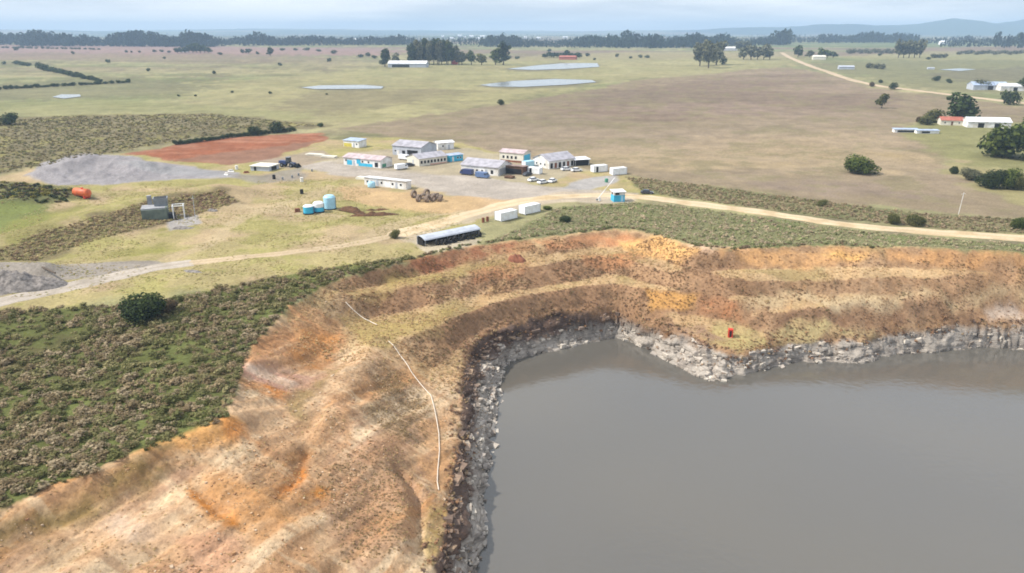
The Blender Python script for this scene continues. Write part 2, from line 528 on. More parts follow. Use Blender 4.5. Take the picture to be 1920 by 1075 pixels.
mm("concrete", S(165, 165, 168, 0.75), 0.9, 0.2, 0.7, bump=0.2)
mm("green_concrete", S(120, 130, 118, 0.7), 0.9, 0.25, 0.7, bump=0.2)
mm("steel", S(150, 155, 160, 0.7), 0.5, 0.2, 1, metal=0.3)
mm("rubble", S(150, 142, 136, 0.62), 0.95, 0.45, 1.6, bump=1.0)
mm("soil", S(105, 75, 52, 0.7), 0.95, 0.4, 1.2, bump=0.6)
mm("hose", S(225, 212, 195, 0.85), 0.6, 0.15, 0.5)
mm("wall_cream", S(225, 220, 205, 0.85), 0.8, 0.12, 0.5)
mm("far_white", S(235, 235, 238, 0.95), 0.7, 0.1, 0.1)
M["roof_grey"] = corrugated("roof_grey", S(178, 174, 180, 0.85))
M["roof_brown"] = corrugated("roof_brown", S(165, 135, 120, 0.8))
M["roof_white"] = corrugated("roof_white", S(235, 235, 238, 0.95), stain=0.85)
M["roof_pink"] = corrugated("roof_pink", S(200, 180, 180, 0.85))
M["roof_blue"] = corrugated("roof_blue", S(175, 190, 215, 0.9))


# ------------------------------------------------------------------ object helpers
def tag(o, label=None, cat=None, group=None, kind=None):
    if label: o["label"] = label
    if cat: o["category"] = cat
    if group: o["group"] = group
    if kind: o["kind"] = kind
    return o


def empty(name, loc, rz=0.0):
    o = bpy.data.objects.new(name, None)
    col.objects.link(o)
    o.empty_display_size = 0.5
    o.location = loc
    o.rotation_euler = (0, 0, rz)
    return o


def np_mesh(name, V, Fq, m, colors=None, smooth=False):
    """V (n,3); Fq (k,4) or (k,3) ints; colors per vertex (n,3|4)"""
    V = np.ascontiguousarray(V, dtype=np.float32); Fq = np.ascontiguousarray(Fq, dtype=np.int32)
    me = bpy.data.meshes.new(name)
    k = Fq.shape[1]
    me.vertices.add(len(V)); me.vertices.foreach_set("co", V.ravel())
    me.loops.add(Fq.size); me.loops.foreach_set("vertex_index", Fq.ravel())
    me.polygons.add(len(Fq))
    me.polygons.foreach_set("loop_start", np.arange(0, Fq.size, k, dtype=np.int32))
    me.polygons.foreach_set("use_smooth", np.full(len(Fq), smooth, dtype=bool))
    me.update(calc_edges=True)
    me.validate()
    if colors is not None:
        ca = me.color_attributes.new("Col", 'FLOAT_COLOR', 'POINT')
        c = np.ones((len(V), 4), np.float32)
        c[:, :colors.shape[1]] = colors
        ca.data.foreach_set("color", c.ravel())
    me.materials.append(m)
    return me


def link(name, me, parent=None):
    o = bpy.data.objects.new(name, me)
    col.objects.link(o)
    if parent: o.parent = parent
    return o


class MB:
    def __init__(s):
        s.v, s.f = [], []

    def add(s, vs, fs):
        i = len(s.v); s.v += [tuple(v) for v in vs]; s.f += [tuple(i + q for q in f) for f in fs]; return s

    def box(s, x, y, z, sx, sy, sz, rz=0.0, taper=1.0):
        """centre x, y; bottom z"""
        c, q = math.cos(rz), math.sin(rz)
        vs = []
        for zz, t in ((z, 1.0), (z + sz, taper)):
            for ux, uy in ((-.5, -.5), (.5, -.5), (.5, .5), (-.5, .5)):
                a, b = ux * sx * t, uy * sy * t
                vs.append((x + a * c - b * q, y + a * q + b * c, zz))
        return s.add(vs, [(3, 2, 1, 0), (4, 5, 6, 7), (0, 1, 5, 4), (1, 2, 6, 5), (2, 3, 7, 6), (3, 0, 4, 7)])

    def tube(s, p0, p1, r0, r1=None, n=10, cap=True):
        r1 = r0 if r1 is None else r1
        p0, p1 = Vector(p0), Vector(p1)
        d = (p1 - p0).normalized()
        a = d.orthogonal().normalized(); b = d.cross(a)
        vs = []
        for p, r in ((p0, r0), (p1, r1)):
            for k in range(n):
                t = 2 * math.pi * k / n
                vs.append(p + (a * math.cos(t) + b * math.sin(t)) * r)
        fs = [(k, (k + 1) % n, n + (k + 1) % n, n + k) for k in range(n)]
        if cap: fs += [tuple(range(n - 1, -1, -1)), tuple(range(n, 2 * n))]
        return s.add(vs, fs)

    def lathe(s, prof, c=(0, 0, 0), axis='z', n=16):
        vs, m = [], len(prof)
        for r, h in prof:
            for k in range(n):
                t = 2 * math.pi * k / n
                a, b = r * math.cos(t), r * math.sin(t)
                if axis == 'z': v = (c[0] + a, c[1] + b, c[2] + h)
                elif axis == 'x': v = (c[0] + h, c[1] + a, c[2] + b)
                else: v = (c[0] + a, c[1] + h, c[2] + b)
                vs.append(v)
        fs = []
        for i in range(m - 1):
            for k in range(n):
                fs.append((i * n + k, i * n + (k + 1) % n, (i + 1) * n + (k + 1) % n, (i + 1) * n + k))
        fs += [tuple(range(n - 1, -1, -1)), tuple((m - 1) * n + k for k in range(n))]
        return s.add(vs, fs)

    def build(s, name, m, parent=None, bevel=0.0, smooth=False):
        me = bpy.data.meshes.new(name)
        me.from_pydata(s.v, [], s.f)
        me.update()
        import bmesh
        bm = bmesh.new(); bm.from_mesh(me)
        bmesh.ops.recalc_face_normals(bm, faces=bm.faces)
        if bevel:
            bmesh.ops.bevel(bm, geom=list(bm.edges), offset=bevel, segments=2, affect='EDGES')
        for f in bm.faces: f.smooth = smooth
        bm.to_mesh(me); bm.free()
        me.materials.append(m)
        return link(name, me, parent)


def kids(o):
    return [c for c in col.objects if c.parent == o]


def copy_tree(o, parent=None):
    c = o.copy(); col.objects.link(c)
    if parent: c.parent = parent
    for ch in list(o.children):
        copy_tree(ch, c)
    return c


# ------------------------------------------------------------------ ground sheet (fan of rings, finest where the photo is finest)
ang = [-math.pi]
dense, A = R(50), R(62)
a = -math.pi + R(4)
while a < math.pi - R(2):
    ang.append(a)
    aa = abs(a)
    a += R(0.085) if aa < R(40) else (R(0.16) if aa < R(50) else R(3))
ang = np.array(ang)
rad = [3.0, 12, 24, 36, 46, 54]
r = 60.0
while r < 12500:
    rad.append(r)
    dl = math.atan2(50.0, r)
    st = 0.75 * 0.00137 / (math.sin(dl) * math.cos(dl))
    st = min(st, 0.03)
    if 84 < r < 190: st = min(st, 0.0021)
    r *= 1 + st
rad.append(12500.0)
rad = np.array(rad)
NA, NR = len(ang), len(rad)
AA, RR = np.meshgrid(ang, rad)
VX = (RR * np.sin(AA)).ravel(); VY = (RR * np.cos(AA)).ravel()
VZ = height(VX, VY)
print("ground verts", NA * NR, "highest", VZ.max(), "lowest", VZ.min())
rimsd = np.full(VX.shape, -99.0)
near = (VX > GX0) & (VX < GX0 + 519) & (VY > GY0) & (VY < GY0 + 419)
rimsd[near] = bil(rim_sd_g, VX[near], VY[near])
rocks = np.zeros(VX.shape); rocks[near] = bil(rk, VX[near], VY[near])
# push rock vertices sideways a little so the cliff has blocks and clefts
jx = fbm(VX + VZ * 1.7, VY, 2.4, 3, 71); jy = fbm(VX, VY + VZ * 1.7, 2.4, 3, 72)
lay = np.floor(VZ / 0.85 + 0.4 * fbm(VX, VY, 12, 2, 73))
ledge = _hash(lay, np.floor((VX * 0.7 + VY * 0.3) / 5.0 + lay * 0.37), 74) - 0.5        # beds of rock standing proud or set back
gn = np.hypot(bil(np.gradient(rock_sd_g, GS)[1], VX, VY), bil(np.gradient(rock_sd_g, GS)[0], VX, VY)) + 1e-6
ox = bil(np.gradient(rock_sd_g, GS)[1], VX, VY) / gn; oy = bil(np.gradient(rock_sd_g, GS)[0], VX, VY) / gn
VXd = VX + rocks * (jx * 0.5 + ox * ledge * 0.9); VYd = VY + rocks * (jy * 0.5 + oy * ledge * 0.9)

# ---- colour of the land
rr_ = np.hypot(VX, VY)
nA = fbm(VX, VY, 60, 5, 101); nB = fbm(VX, VY, 14, 5, 102); nC = fbm(VX, VY, 3.0, 4, 103, 0.65); nD = fbm(VX, VY, 260, 4, 104)
wx = fbm(VX, VY, 9, 4, 105); wy = fbm(VX, VY, 9, 4, 106)
C = np.zeros((len(VX), 3))


def lerp(c0, c1, t):
    return c0 + (c1 - c0) * np.clip(t, 0, 1)[:, None]


C[:] = S(148, 152, 106)
C = lerp(C, S(170, 164, 120), sstep(-0.2, 0.6, nD + 0.4 * nA))
C = lerp(C, S(134, 124, 98), sstep(0.1, 0.7, nA + 0.5 * nB) * 0.75)
nS = fbm(VX * 0.25, VY, 90, 5, 152, 0.6)
C = lerp(C, S(128, 128, 88), sstep(0.1, 0.6, nS) * 0.7)
C = lerp(C, S(184, 174, 132), sstep(0.15, 0.7, -nS) * 0.7)
C = lerp(C, S(142, 126, 102), sstep(0.2, 0.7, nC + nB * 0.5) * 0.5)
nM = fbm(VX, VY, 28, 4, 153, 0.7)
C = lerp(C, S(118, 118, 80), sstep(0.1, 0.6, nM + 0.3 * nC) * 0.55)
C = lerp(C, S(190, 182, 132), sstep(0.15, 0.6, -nM) * 0.5)
# fields: stretched patches far away
nF = fbm(VX * 0.35, VY, 330, 4, 107)
fl = sstep(700, 1600, rr_)
C = lerp(C, S(150, 125, 112), fl * sstep(0.1, 0.35, nF) * 0.75)
C = lerp(C, S(112, 128, 82), fl * sstep(0.2, 0.5, -nF) * 0.7)
# forested hills far away
hl = np.zeros(len(VX))
for hx, hy, h, s1, s2 in HILLS:
    hl = np.maximum(hl, np.exp(-((VX - hx) / (s1 * 1.3)) ** 2 - ((VY - hy) / (s2 * 1.5)) ** 2))
C = lerp(C, S(44, 62, 50), sstep(0.12, 0.35, hl))
C = lerp(C, S(75, 92, 62), sstep(3800, 5200, rr_) * sstep(-0.25, 0.3, fbm(VX, VY, 900, 4, 108)) * 0.85)


def zone(px, rgb, soft=1.0, warp=1.0, op=1.0, mod=None, k=None, world=False):
    """give a patch of ground its own colour; edges wander with noise"""
    global C
    poly = px if world else GP(px)
    P = np.array(poly)
    pad = soft + warp * 2
    lo, hi = P.min(0) - pad, P.max(0) + pad
    ix = np.where((VX > lo[0]) & (VX < hi[0]) & (VY > lo[1]) & (VY < hi[1]))[0]
    if not len(ix): return
    sd = poly_sd(VX[ix] + wx[ix] * warp, VY[ix] + wy[ix] * warp, poly)
    t = sstep(-soft, soft, sd) * op
    if mod is not None: t = t * mod[ix]
    C[ix] = lerp(C[ix], S(*rgb, k), t)


mot = sstep(-0.5, 0.6, nC + 0.5 * nB)          # mottling for grass
mot2 = sstep(-0.3, 0.7, nB + 0.4 * nC)
lift = lambda pts, dx=0, dy=0: [(a + dx, b + dy) for a, b in pts]

# far plains
zone([(-200, 82), (300, 86), (740, 92), (740, 104), (400, 102), (0, 98), (-200, 98)], (168, 138, 128), 20, 60, 0.85)
zone([(640, 135), (900, 112), (1160, 98), (1500, 98), (1500, 124), (1180, 150), (900, 200), (620, 240), (540, 232), (380, 190), (300, 165)], (178, 168, 122), 25, 25, 0.6)
zone([(-100, 160), (250, 148), (420, 165), (300, 180), (0, 190), (-100, 195)], (134, 130, 98), 10, 20, 0.7)
zone([(-150, 196), (200, 186), (420, 200), (620, 214), (560, 226), (300, 214), (0, 226), (-150, 230)], (156, 154, 106), 8, 10, 0.6)
zone([(-150, 228), (120, 216), (400, 212), (640, 236), (350, 262), (220, 288), (60, 318), (-100, 345)], (134, 122, 92), 5, 6, 0.85)
zone([(-150, 228), (120, 216), (400, 212), (640, 236), (350, 262), (220, 288), (60, 318), (-100, 345)], (158, 150, 92), 5, 6, 0.8, sstep(0.0, 0.6, fbm(VX, VY, 7, 4, 109, 0.7)))
zone([(560, 175), (800, 165), (900, 172), (700, 205), (600, 220), (520, 200)], (140, 128, 100), 10, 15, 0.6)
# ploughed field
FIELD = [(625, 242), (760, 222), (900, 203), (1040, 180), (1130, 165), (1180, 152), (1300, 142), (1400, 130), (1480, 126), (1560, 142), (1640, 166),
         (1760, 180), (1920, 200), (2100, 215), (2100, 240), (1760, 222), (1690, 236), (1780, 290), (1780, 330), (1900, 385), (2100, 420), (1920, 412), (1500, 372),
         (1180, 330), (1000, 300), (850, 268), (740, 256)]
zone(FIELD, (160, 142, 116), 3, 5, 0.95)
zone([(1130, 172), (1300, 150), (1480, 132), (1560, 150), (1700, 185), (1640, 205), (1400, 215), (1200, 232), (1020, 220)], (142, 122, 106), 12, 22, 0.8)
zone([(760, 232), (1000, 205), (1300, 240), (1600, 215), (1500, 235), (1250, 262), (900, 250)], (150, 134, 110), 8, 18, 0.7)
zone([(1000, 290), (1300, 262), (1560, 245), (1700, 262), (1790, 300), (1800, 325), (1700, 330), (1500, 322), (1250, 318), (1080, 305)], (190, 168, 132), 8, 14, 0.75)
zone([(1280, 280), (1500, 262), (1720, 290), (1500, 300)], (182, 160, 118), 6, 12, 0.6)
zone([(1420, 335), (1640, 350), (1780, 372), (1560, 368), (1400, 350)], (150, 132, 118), 5, 8, 0.7)
zone([(1120, 205), (1400, 190), (1700, 222), (1400, 222)], (172, 150, 132), 6, 20, 0.5)
zone(FIELD, (142, 126, 106), 3, 5, 0.6, sstep(0.1, 0.6, nS))
zone(FIELD, (176, 156, 132), 3, 5, 0.5, sstep(0.1, 0.6, -nS))
zone(FIELD, (142, 132, 98), 3, 5, 0.6, sstep(0.1, 0.6, nB + 0.6 * nC))
# right hand farm
zone([(1700, 238), (1760, 226), (2050, 235), (2050, 345), (1800, 305), (1690, 252)], (150, 146, 98), 4, 5, 0.85)
zone([(1780, 330), (1800, 306), (2050, 345), (2050, 420), (1900, 385)], (170, 158, 112), 3, 5, 0.8)
zone([(1500, 124), (1700, 112), (2050, 108), (2050, 190), (1780, 172), (1640, 152)], (142, 138, 102), 15, 25, 0.85)
zone([(1560, 108), (1750, 96), (2000, 98), (2000, 112), (1700, 114)], (168, 160, 116), 15, 30, 0.7)
zone([(1720, 140), (1920, 125), (2050, 128), (2050, 150), (1800, 152)], (125, 118, 98), 10, 20, 0.6)
# muddy margins of the ponds
for pz in ([(555, 164), (640, 157), (730, 162), (700, 171), (600, 171)], [(880, 162), (1000, 147), (1130, 150), (1090, 163), (960, 168)], [(935, 131), (1040, 117), (1135, 120), (1090, 131), (990, 135)]):
    zone(pz, (136, 128, 100), 6, 8, 0.8)
# the yard
YARD = [(-250, 420), (0, 330), (60, 318), (230, 288), (440, 300), (620, 262), (740, 258), (860, 268), (1000, 300), (1180, 332), (1300, 348), (1250, 372), (1180, 372),
        (1000, 385), (900, 420), (770, 485), (600, 530), (400, 545), (180, 570), (-250, 640)]
zone(YARD, (190, 174, 124), 3, 4, 1.0)
zone(YARD, (174, 166, 104), 3, 4, 0.8, sstep(0.0, 0.45, nB + 0.5 * nC))
zone(YARD, (150, 142, 88), 3, 4, 0.6, sstep(0.2, 0.7, nC + 0.4 * nA))
zone(YARD, (204, 178, 142), 3, 4, 0.8, sstep(0.1, 0.6, -nB + 0.5 * nA))
zone([(-120, 372), (40, 372), (105, 385), (90, 415), (0, 440), (-120, 470)], (128, 138, 76), 2, 3, 0.9)
zone([(0, 420), (80, 400), (160, 385), (110, 430), (0, 470)], (150, 148, 80), 2, 3, 0.7)
zone([(-40, 490), (60, 440), (160, 410), (280, 372), (420, 354), (452, 380), (330, 416), (200, 446), (70, 492)], (138, 124, 92), 1.5, 3, 0.85)
zone([(340, 372), (420, 360), (445, 380), (380, 396)], (128, 96, 80), 1.2, 2, 0.8)
zone([(0, 340), (130, 350), (180, 372), (100, 384), (0, 375)], (98, 104, 66), 2, 2, 0.8)
zone([(150, 478), (280, 462), (300, 474), (180, 490)], (148, 146, 74), 2, 4, 0.6)
zone([(235, 288), (330, 272), (430, 258), (600, 249), (615, 262), (560, 280), (480, 302), (430, 310), (330, 302)], (166, 104, 74), 1.2, 2.5, 1.0)
zone([(235, 288), (330, 272), (430, 258), (600, 249), (615, 262), (560, 280), (480, 302), (430, 310), (330, 302)], (186, 134, 106), 1.2, 2.5, 0.7, sstep(0.0, 0.5, fbm(VX * 0.4 + VY * 0.3, VY * 1.6, 9, 4, 151)))
zone([(330, 300), (430, 285), (560, 270), (600, 262), (560, 282), (480, 302), (430, 310)], (158, 122, 100), 1.2, 3, 0.8)
zone([(50, 328), (90, 302), (160, 288), (225, 290), (300, 304), (380, 318), (445, 324), (445, 334), (330, 335), (200, 347), (100, 346)], (176, 170, 170), 1.0, 2.0, 1.0)
zone([(50, 328), (90, 302), (160, 288), (225, 290), (300, 304), (380, 318), (445, 324), (445, 334), (330, 335), (200, 347), (100, 346)], (142, 136, 138), 1.0, 2.0, 0.6, sstep(0.0, 0.6, nC))
zone([(220, 305), (320, 312), (440, 326), (440, 333), (300, 328)], (172, 170, 170), 1.2, 2, 0.8)
zone([(420, 326), (480, 330), (580, 312), (560, 340), (470, 345)], (160, 152, 142), 1.5, 2, 0.8)
zone([(560, 312), (640, 298), (740, 318), (880, 330), (1000, 347), (1100, 358), (1200, 362), (1180, 380), (1040, 380), (960, 392), (880, 372), (770, 345), (640, 330)],
     (196, 184, 170), 1.5, 2.5, 1.0)
zone([(600, 300), (700, 282), (850, 275), (1000, 298), (1110, 318), (1000, 345), (860, 330), (700, 318)], (190, 176, 152), 1.5, 3, 0.8)
zone([(1050, 356), (1090, 335), (1150, 328), (1160, 340), (1110, 358)], (190, 184, 178), 1, 1.5, 1.0)
zone([(650, 352), (780, 362), (960, 376), (920, 392), (860, 402), (760, 398), (640, 375)], (214, 180, 136), 1.5, 3, 0.9)
zone([(470, 302), (600, 282), (630, 295), (540, 318)], (178, 160, 142), 1, 2, 0.8)
zone([(300, 405), (370, 402), (380, 420), (320, 432)], (186, 180, 176), 0.6, 1.2, 0.9)
zone([(-60, 505), (60, 492), (180, 496), (300, 490), (330, 500), (120, 528), (0, 556), (-60, 560)], (170, 160, 150), 0.8, 1.6, 0.95)
zone([(770, 452), (800, 440), (900, 448), (880, 468), (800, 474)], (205, 190, 165), 0.6, 1.2, 0.9)
for tr in ([(300, 490), (380, 452), (420, 420), (470, 392), (560, 372), (620, 345), (634, 348), (575, 380), (480, 402), (436, 428), (398, 460), (330, 494)],
           [(640, 458), (700, 430), (780, 405), (860, 392), (868, 398), (790, 414), (715, 440), (660, 464)], [(440, 378), (520, 392), (640, 404), (640, 412), (520, 402), (436, 386)]):
    zone(tr, (206, 184, 146), 0.8, 2.0, 0.75)
zone([(740, 446), (800, 428), (870, 402), (940, 380), (1040, 362), (1180, 360), (1190, 378), (1060, 380), (960, 394), (900, 412), (830, 432), (770, 452)], (208, 190, 164), 1.2, 2.5, 0.85)
# ground under the scrub
SCRUB = [(-300, 640), (0, 582), (130, 575), (240, 575), (320, 560), (420, 540), (520, 520), (640, 498), (760, 484), (790, 482), (700, 508), (640, 522), (590, 542), (540, 580),
         (500, 620), (466, 660), (450, 700), (440, 740), (425, 782), (400, 802), (280, 845), (120, 905), (0, 955), (-160, 1012), (-300, 1020)]
zone(SCRUB, (112, 116, 66), 1.0, 1.5, 1.0)
zone(SCRUB, (122, 128, 74), 1.0, 1.5, 0.9, sstep(0.1, 0.6, nB))
zone(SCRUB, (112, 98, 70), 1.0, 1.5, 0.7, sstep(0.2, 0.6, -nB))
STRIP = [(985, 425), (1040, 392), (1180, 380), (1280, 388), (1420, 406), (1600, 432), (1800, 450), (2060, 468), (2060, 478), (1920, 474), (1720, 462), (1650, 465), (1540, 459),
         (1420, 465), (1360, 470), (1280, 455), (1190, 431), (1160, 428), (1050, 440), (960, 450), (900, 458)]
zone(STRIP, (140, 138, 98), 1.0, 1.5, 1.0)
zone(STRIP, (122, 130, 80), 1.0, 1.5, 0.8, sstep(0.0, 0.5, nB))
VERGE = [(1170, 332), (1300, 345), (1500, 372), (1700, 398), (1920, 412), (2060, 425), (2060, 448), (1800, 433), (1600, 414), (1400, 388), (1210, 362)]
zone(VERGE, (146, 136, 100), 1.0, 1.5, 0.95)
zone(VERGE, (122, 126, 84), 1.0, 1.5, 0.7, sstep(0.0, 0.5, nB))

C[:] = C * 0.86
# the quarry
gys, gxs = np.gradient(pit, GS)
slope_g = np.sqrt(gxs ** 2 + gys ** 2)
slope_b = blur(slope_g, 2)
sl = np.zeros(VX.shape); sl[near] = bil(slope_b, VX[near], VY[near])
sdn = rimsd + 0.8 * nC
inq = sstep(-0.4, 0.5, sdn)
strat = fbm(VZ * 9 + 0.8 * nB * 3, (VX * 0.4 + VY * 0.92), 14, 4, 141)
rill = fbm((VX * 0.4 + VY * 0.92) * 3.2, (VX * 0.92 - VY * 0.4) * 0.55, 5.0, 4, 142)
lam = fbm((VX * 0.92 - VY * 0.4) * 2.4, (VX * 0.4 + VY * 0.92) * 0.32, 8.0, 5, 143, 0.6)
Cq = np.zeros_like(C); Cq[:] = S(216, 178, 138)
Cq = lerp(Cq, S(214, 178, 138), sstep(0.0, 0.7, nB))
Cq = lerp(Cq, S(172, 138, 104), sstep(0.1, 0.7, nC - 0.4 * nB) * 0.7)
Cq = lerp(Cq, S(210, 156, 108), sstep(0.15, 0.65, strat) * 0.5)
Cq = lerp(Cq, S(204, 160, 132), sstep(0.2, 0.7, -strat + 0.3 * nB) * 0.45)
Cq = lerp(Cq, S(236, 208, 170), sstep(0.1, 0.5, lam) * 0.75)
Cq = lerp(Cq, S(180, 140, 102), sstep(0.1, 0.5, -lam) * 0.75)
Cq = lerp(Cq, S(206, 146, 86), sstep(0.35, 0.65, -lam + 0.3 * nB) * 0.45)
Cq = lerp(Cq, S(226, 196, 158), sstep(0.25, 0.7, rill) * 0.6)
Cq = lerp(Cq, S(160, 122, 90), sstep(0.3, 0.8, -rill) * 0.6)
fc = sstep(0.30, 0.50, sl + 0.08 * nC - 0.05 * sstep(30, 60, VX)) * sstep(105, 135, VY + 0.6 * VX) * (1 - 0.15 * sstep(45, 80, VX))
Cq = lerp(Cq, S(166, 130, 98), fc * 0.9)
Cq = lerp(Cq, S(132, 104, 78), fc * sstep(-0.1, 0.6, nC) * 0.8)
back = sstep(118, 132, VY)                  # the far benches carry dry grass
Cq = lerp(Cq, S(200, 168, 124), back * (1 - fc) * 0.8)
Cq = lerp(Cq, S(168, 148, 100), back * (1 - fc) * sstep(0.1, 0.6, nB) * 0.7)
C = C * (1 - inq[:, None]) + Cq * inq[:, None]
qm = 0.55 + 0.45 * sstep(-0.5, 0.3, nC + 0.5 * rill)
q = lambda px, rgb, soft=0.8, warp=1.6, op=0.9, mod=None: zone(px, rgb, soft * 1.7, warp * 1.5, op, qm if mod is None else mod)
# left face
q([(470, 675), (505, 622), (560, 585), (630, 605), (650, 650), (610, 700), (540, 700)], (198, 146, 102))
q([(560, 610), (620, 620), (630, 660), (590, 700), (560, 670)], (200, 140, 82), 0.8, 1.5, 0.8)
q([(450, 690), (530, 690), (610, 715), (590, 765), (540, 745), (470, 712)], (198, 152, 130))
q([(470, 683), (500, 690), (565, 722), (555, 733), (500, 708), (470, 695)], (228, 200, 174), 0.3, 0.6)
q([(455, 708), (500, 720), (560, 742), (552, 758), (510, 742), (458, 722)], (208, 136, 70), 0.4, 0.7)
q([(440, 745), (540, 760), (580, 740), (600, 700), (650, 690), (640, 760), (580, 830), (480, 850), (430, 800)], (200, 162, 124), 1, 2, 0.7)
q([(560, 760), (600, 700), (620, 700), (590, 770), (575, 800)], (150, 130, 82), 0.6, 1.2, 0.7)
q([(310, 838), (425, 796), (480, 822), (440, 868), (330, 890), (250, 880)], (220, 164, 100), 0.8, 1.8, 0.9)
q([(420, 800), (480, 820), (490, 850), (440, 850)], (206, 136, 72), 0.6, 1.4, 0.8)
q([(-60, 985), (60, 950), (180, 912), (300, 893), (330, 905), (230, 950), (120, 985), (0, 1020), (-60, 1040)], (134, 112, 66), 0.8, 1.8, 0.85)
q([(205, 975), (250, 955), (300, 972), (305, 1000), (250, 1012)], (240, 224, 206), 0.6, 1.2, 0.95)
q([(120, 990), (230, 950), (330, 940), (350, 1000), (260, 1050), (150, 1050)], (218, 178, 138), 1, 2, 0.8)
q([(-60, 1010), (100, 990), (160, 1060), (0, 1100), (-60, 1100)], (158, 126, 92), 1, 2, 0.7)
q([(380, 920), (480, 915), (560, 930), (560, 1000), (440, 990), (370, 960)], (206, 152, 98), 1, 2, 0.8)
q([(360, 915), (380, 935), (440, 972), (450, 985), (420, 988), (375, 955), (355, 930)], (212, 136, 58), 0.4, 1.0, 0.85)
q([(320, 1000), (480, 1000), (500, 1080), (320, 1090)], (208, 160, 126), 1, 2, 0.8)
q([(565, 845), (575, 855), (545, 920), (525, 935), (520, 915), (545, 870)], (206, 130, 62), 0.4, 0.8, 0.9)
q([(580, 905), (610, 915), (600, 950), (570, 930)], (212, 140, 66), 0.5, 1, 0.8)
q([(640, 770), (700, 730), (660, 800), (600, 880), (570, 900)], (214, 164, 118), 0.8, 1.6, 0.8)
q([(700, 700), (760, 690), (810, 760), (800, 840), (740, 820), (690, 770)], (122, 100, 72), 0.8, 2.0, 0.85, sstep(-0.7, 0.3, nC))
q([(640, 850), (760, 830), (775, 930), (765, 1040), (640, 1060), (590, 980)], (172, 134, 104), 1, 2, 0.75)
q([(800, 780), (850, 790), (845, 900), (820, 940), (800, 900)], (204, 158, 112), 0.6, 1.2, 0.8)
q([(800, 960), (850, 960), (830, 1060), (790, 1060)], (178, 152, 84), 0.6, 1.2, 0.7)
# benches at the back
q([(640, 590), (690, 600), (760, 590), (860, 575), (840, 595), (760, 632), (720, 655), (680, 640)], (176, 154, 96), 0.8, 1.5, 0.85)
q([(650, 545), (720, 522), (850, 500), (960, 492), (1000, 490), (900, 508), (740, 540), (670, 562)], (168, 148, 92), 0.8, 1.2, 0.8)
q([(740, 492), (810, 476), (900, 458), (990, 448), (1000, 470), (900, 486), (800, 506)], (160, 106, 76), 0.6, 1.0, 0.8)
q([(1000, 452), (1100, 438), (1170, 430), (1190, 450), (1100, 458), (1030, 470)], (208, 148, 104), 0.6, 1.0, 0.8)
q([(870, 508), (960, 496), (1000, 497), (980, 520), (900, 530)], (190, 132, 92), 0.5, 1, 0.7)
q([(1080, 480), (1180, 470), (1220, 480), (1180, 500), (1090, 505)], (206, 146, 100), 0.6, 1.2, 0.85)
q([(1150, 440), (1240, 446), (1300, 475), (1260, 495), (1180, 478)], (230, 180, 116), 0.7, 1.5, 0.9)
q([(1290, 460), (1400, 468), (1390, 482), (1310, 478)], (236, 200, 168), 0.5, 1, 0.8)
q([(1170, 500), (1280, 505), (1320, 520), (1250, 530), (1190, 530)], (196, 158, 120), 0.8, 1.5, 0.8)
q([(1205, 543), (1310, 548), (1300, 580), (1215, 582)], (210, 158, 92), 0.5, 0.9, 0.85)
q([(1310, 550), (1390, 572), (1400, 598), (1310, 590)], (176, 122, 84), 0.6, 1.2, 0.85)
q([(1340, 473), (1480, 463), (1560, 462), (1660, 470), (1660, 496), (1500, 498), (1350, 492)], (216, 166, 112), 0.6, 1.2, 0.8)
q([(1540, 472), (1640, 482), (1630, 494), (1560, 486)], (232, 184, 112), 0.5, 1, 0.8)
q([(1660, 472), (1780, 470), (1940, 480), (1940, 496), (1680, 496)], (216, 164, 110), 0.6, 1.2, 0.8)
q([(1640, 468), (1670, 468), (1672, 488), (1640, 486)], (150, 128, 92), 0.5, 1, 0.8)
q([(1310, 640), (1360, 606), (1430, 612), (1440, 645), (1385, 662)], (186, 170, 114), 0.6, 1.4, 0.75)
q([(1500, 560), (1680, 552), (1700, 568), (1540, 575)], (190, 172, 140), 0.6, 1.4, 0.7)
q([(1420, 552), (1560, 550), (1760, 548), (1940, 550), (1940, 572), (1850, 572), (1750, 562), (1640, 562), (1500, 572), (1400, 574)], (206, 180, 140), 0.7, 1.2, 0.85)
q([(1440, 614), (1560, 608), (1640, 614), (1700, 612), (1680, 624), (1560, 636), (1450, 640)], (194, 176, 126), 0.6, 1.2, 0.8)
q([(1460, 592), (1560, 580), (1660, 573), (1760, 573), (1840, 585), (1760, 600), (1660, 608), (1550, 604), (1450, 610)], (128, 98, 76), 0.5, 1.0, 0.7)
q([(1240, 605), (1330, 612), (1370, 640), (1330, 645), (1280, 625)], (150, 120, 100), 0.6, 1.2, 0.85)
q([(1850, 590), (1960, 590), (1960, 612), (1860, 612)], (206, 188, 172), 0.6, 1.2, 0.7)
# rock faces: darker brown above, most on the left and back walls, pale water mark at the foot
rm = sstep(0.25, 0.7, rocks + 0.25 * nC) * np.maximum(sstep(-13.2, -15.4, VZ + 1.1 * nC), sstep(30, 14, VX))
Rk = np.zeros_like(C); Rk[:] = S(142, 128, 116)
Rk = lerp(Rk, S(116, 94, 80), sstep(-0.1, 0.6, nB + 0.6 * nC))
low = sstep(-14.9, -16.3, VZ + 0.7 * nC + 0.6 * nB - 1.6 * sstep(28, 40, VX))
Rk = lerp(Rk, S(194, 183, 170), low)
Rk = lerp(Rk, S(158, 147, 136), low * sstep(-0.1, 0.6, fbm(VX, VY, 1.6, 3, 131)) * 0.8)
Rk = lerp(Rk, S(112, 90, 78), (1 - low) * 0.8 * sstep(34, 22, VX))
C = C * (1 - rm[:, None]) + Rk * rm[:, None]
alpha = rm * 0.95
C *= (1 + 0.10 * nC + 0.05 * nB)[:, None]
C = np.clip(C, 0.01, 0.9)

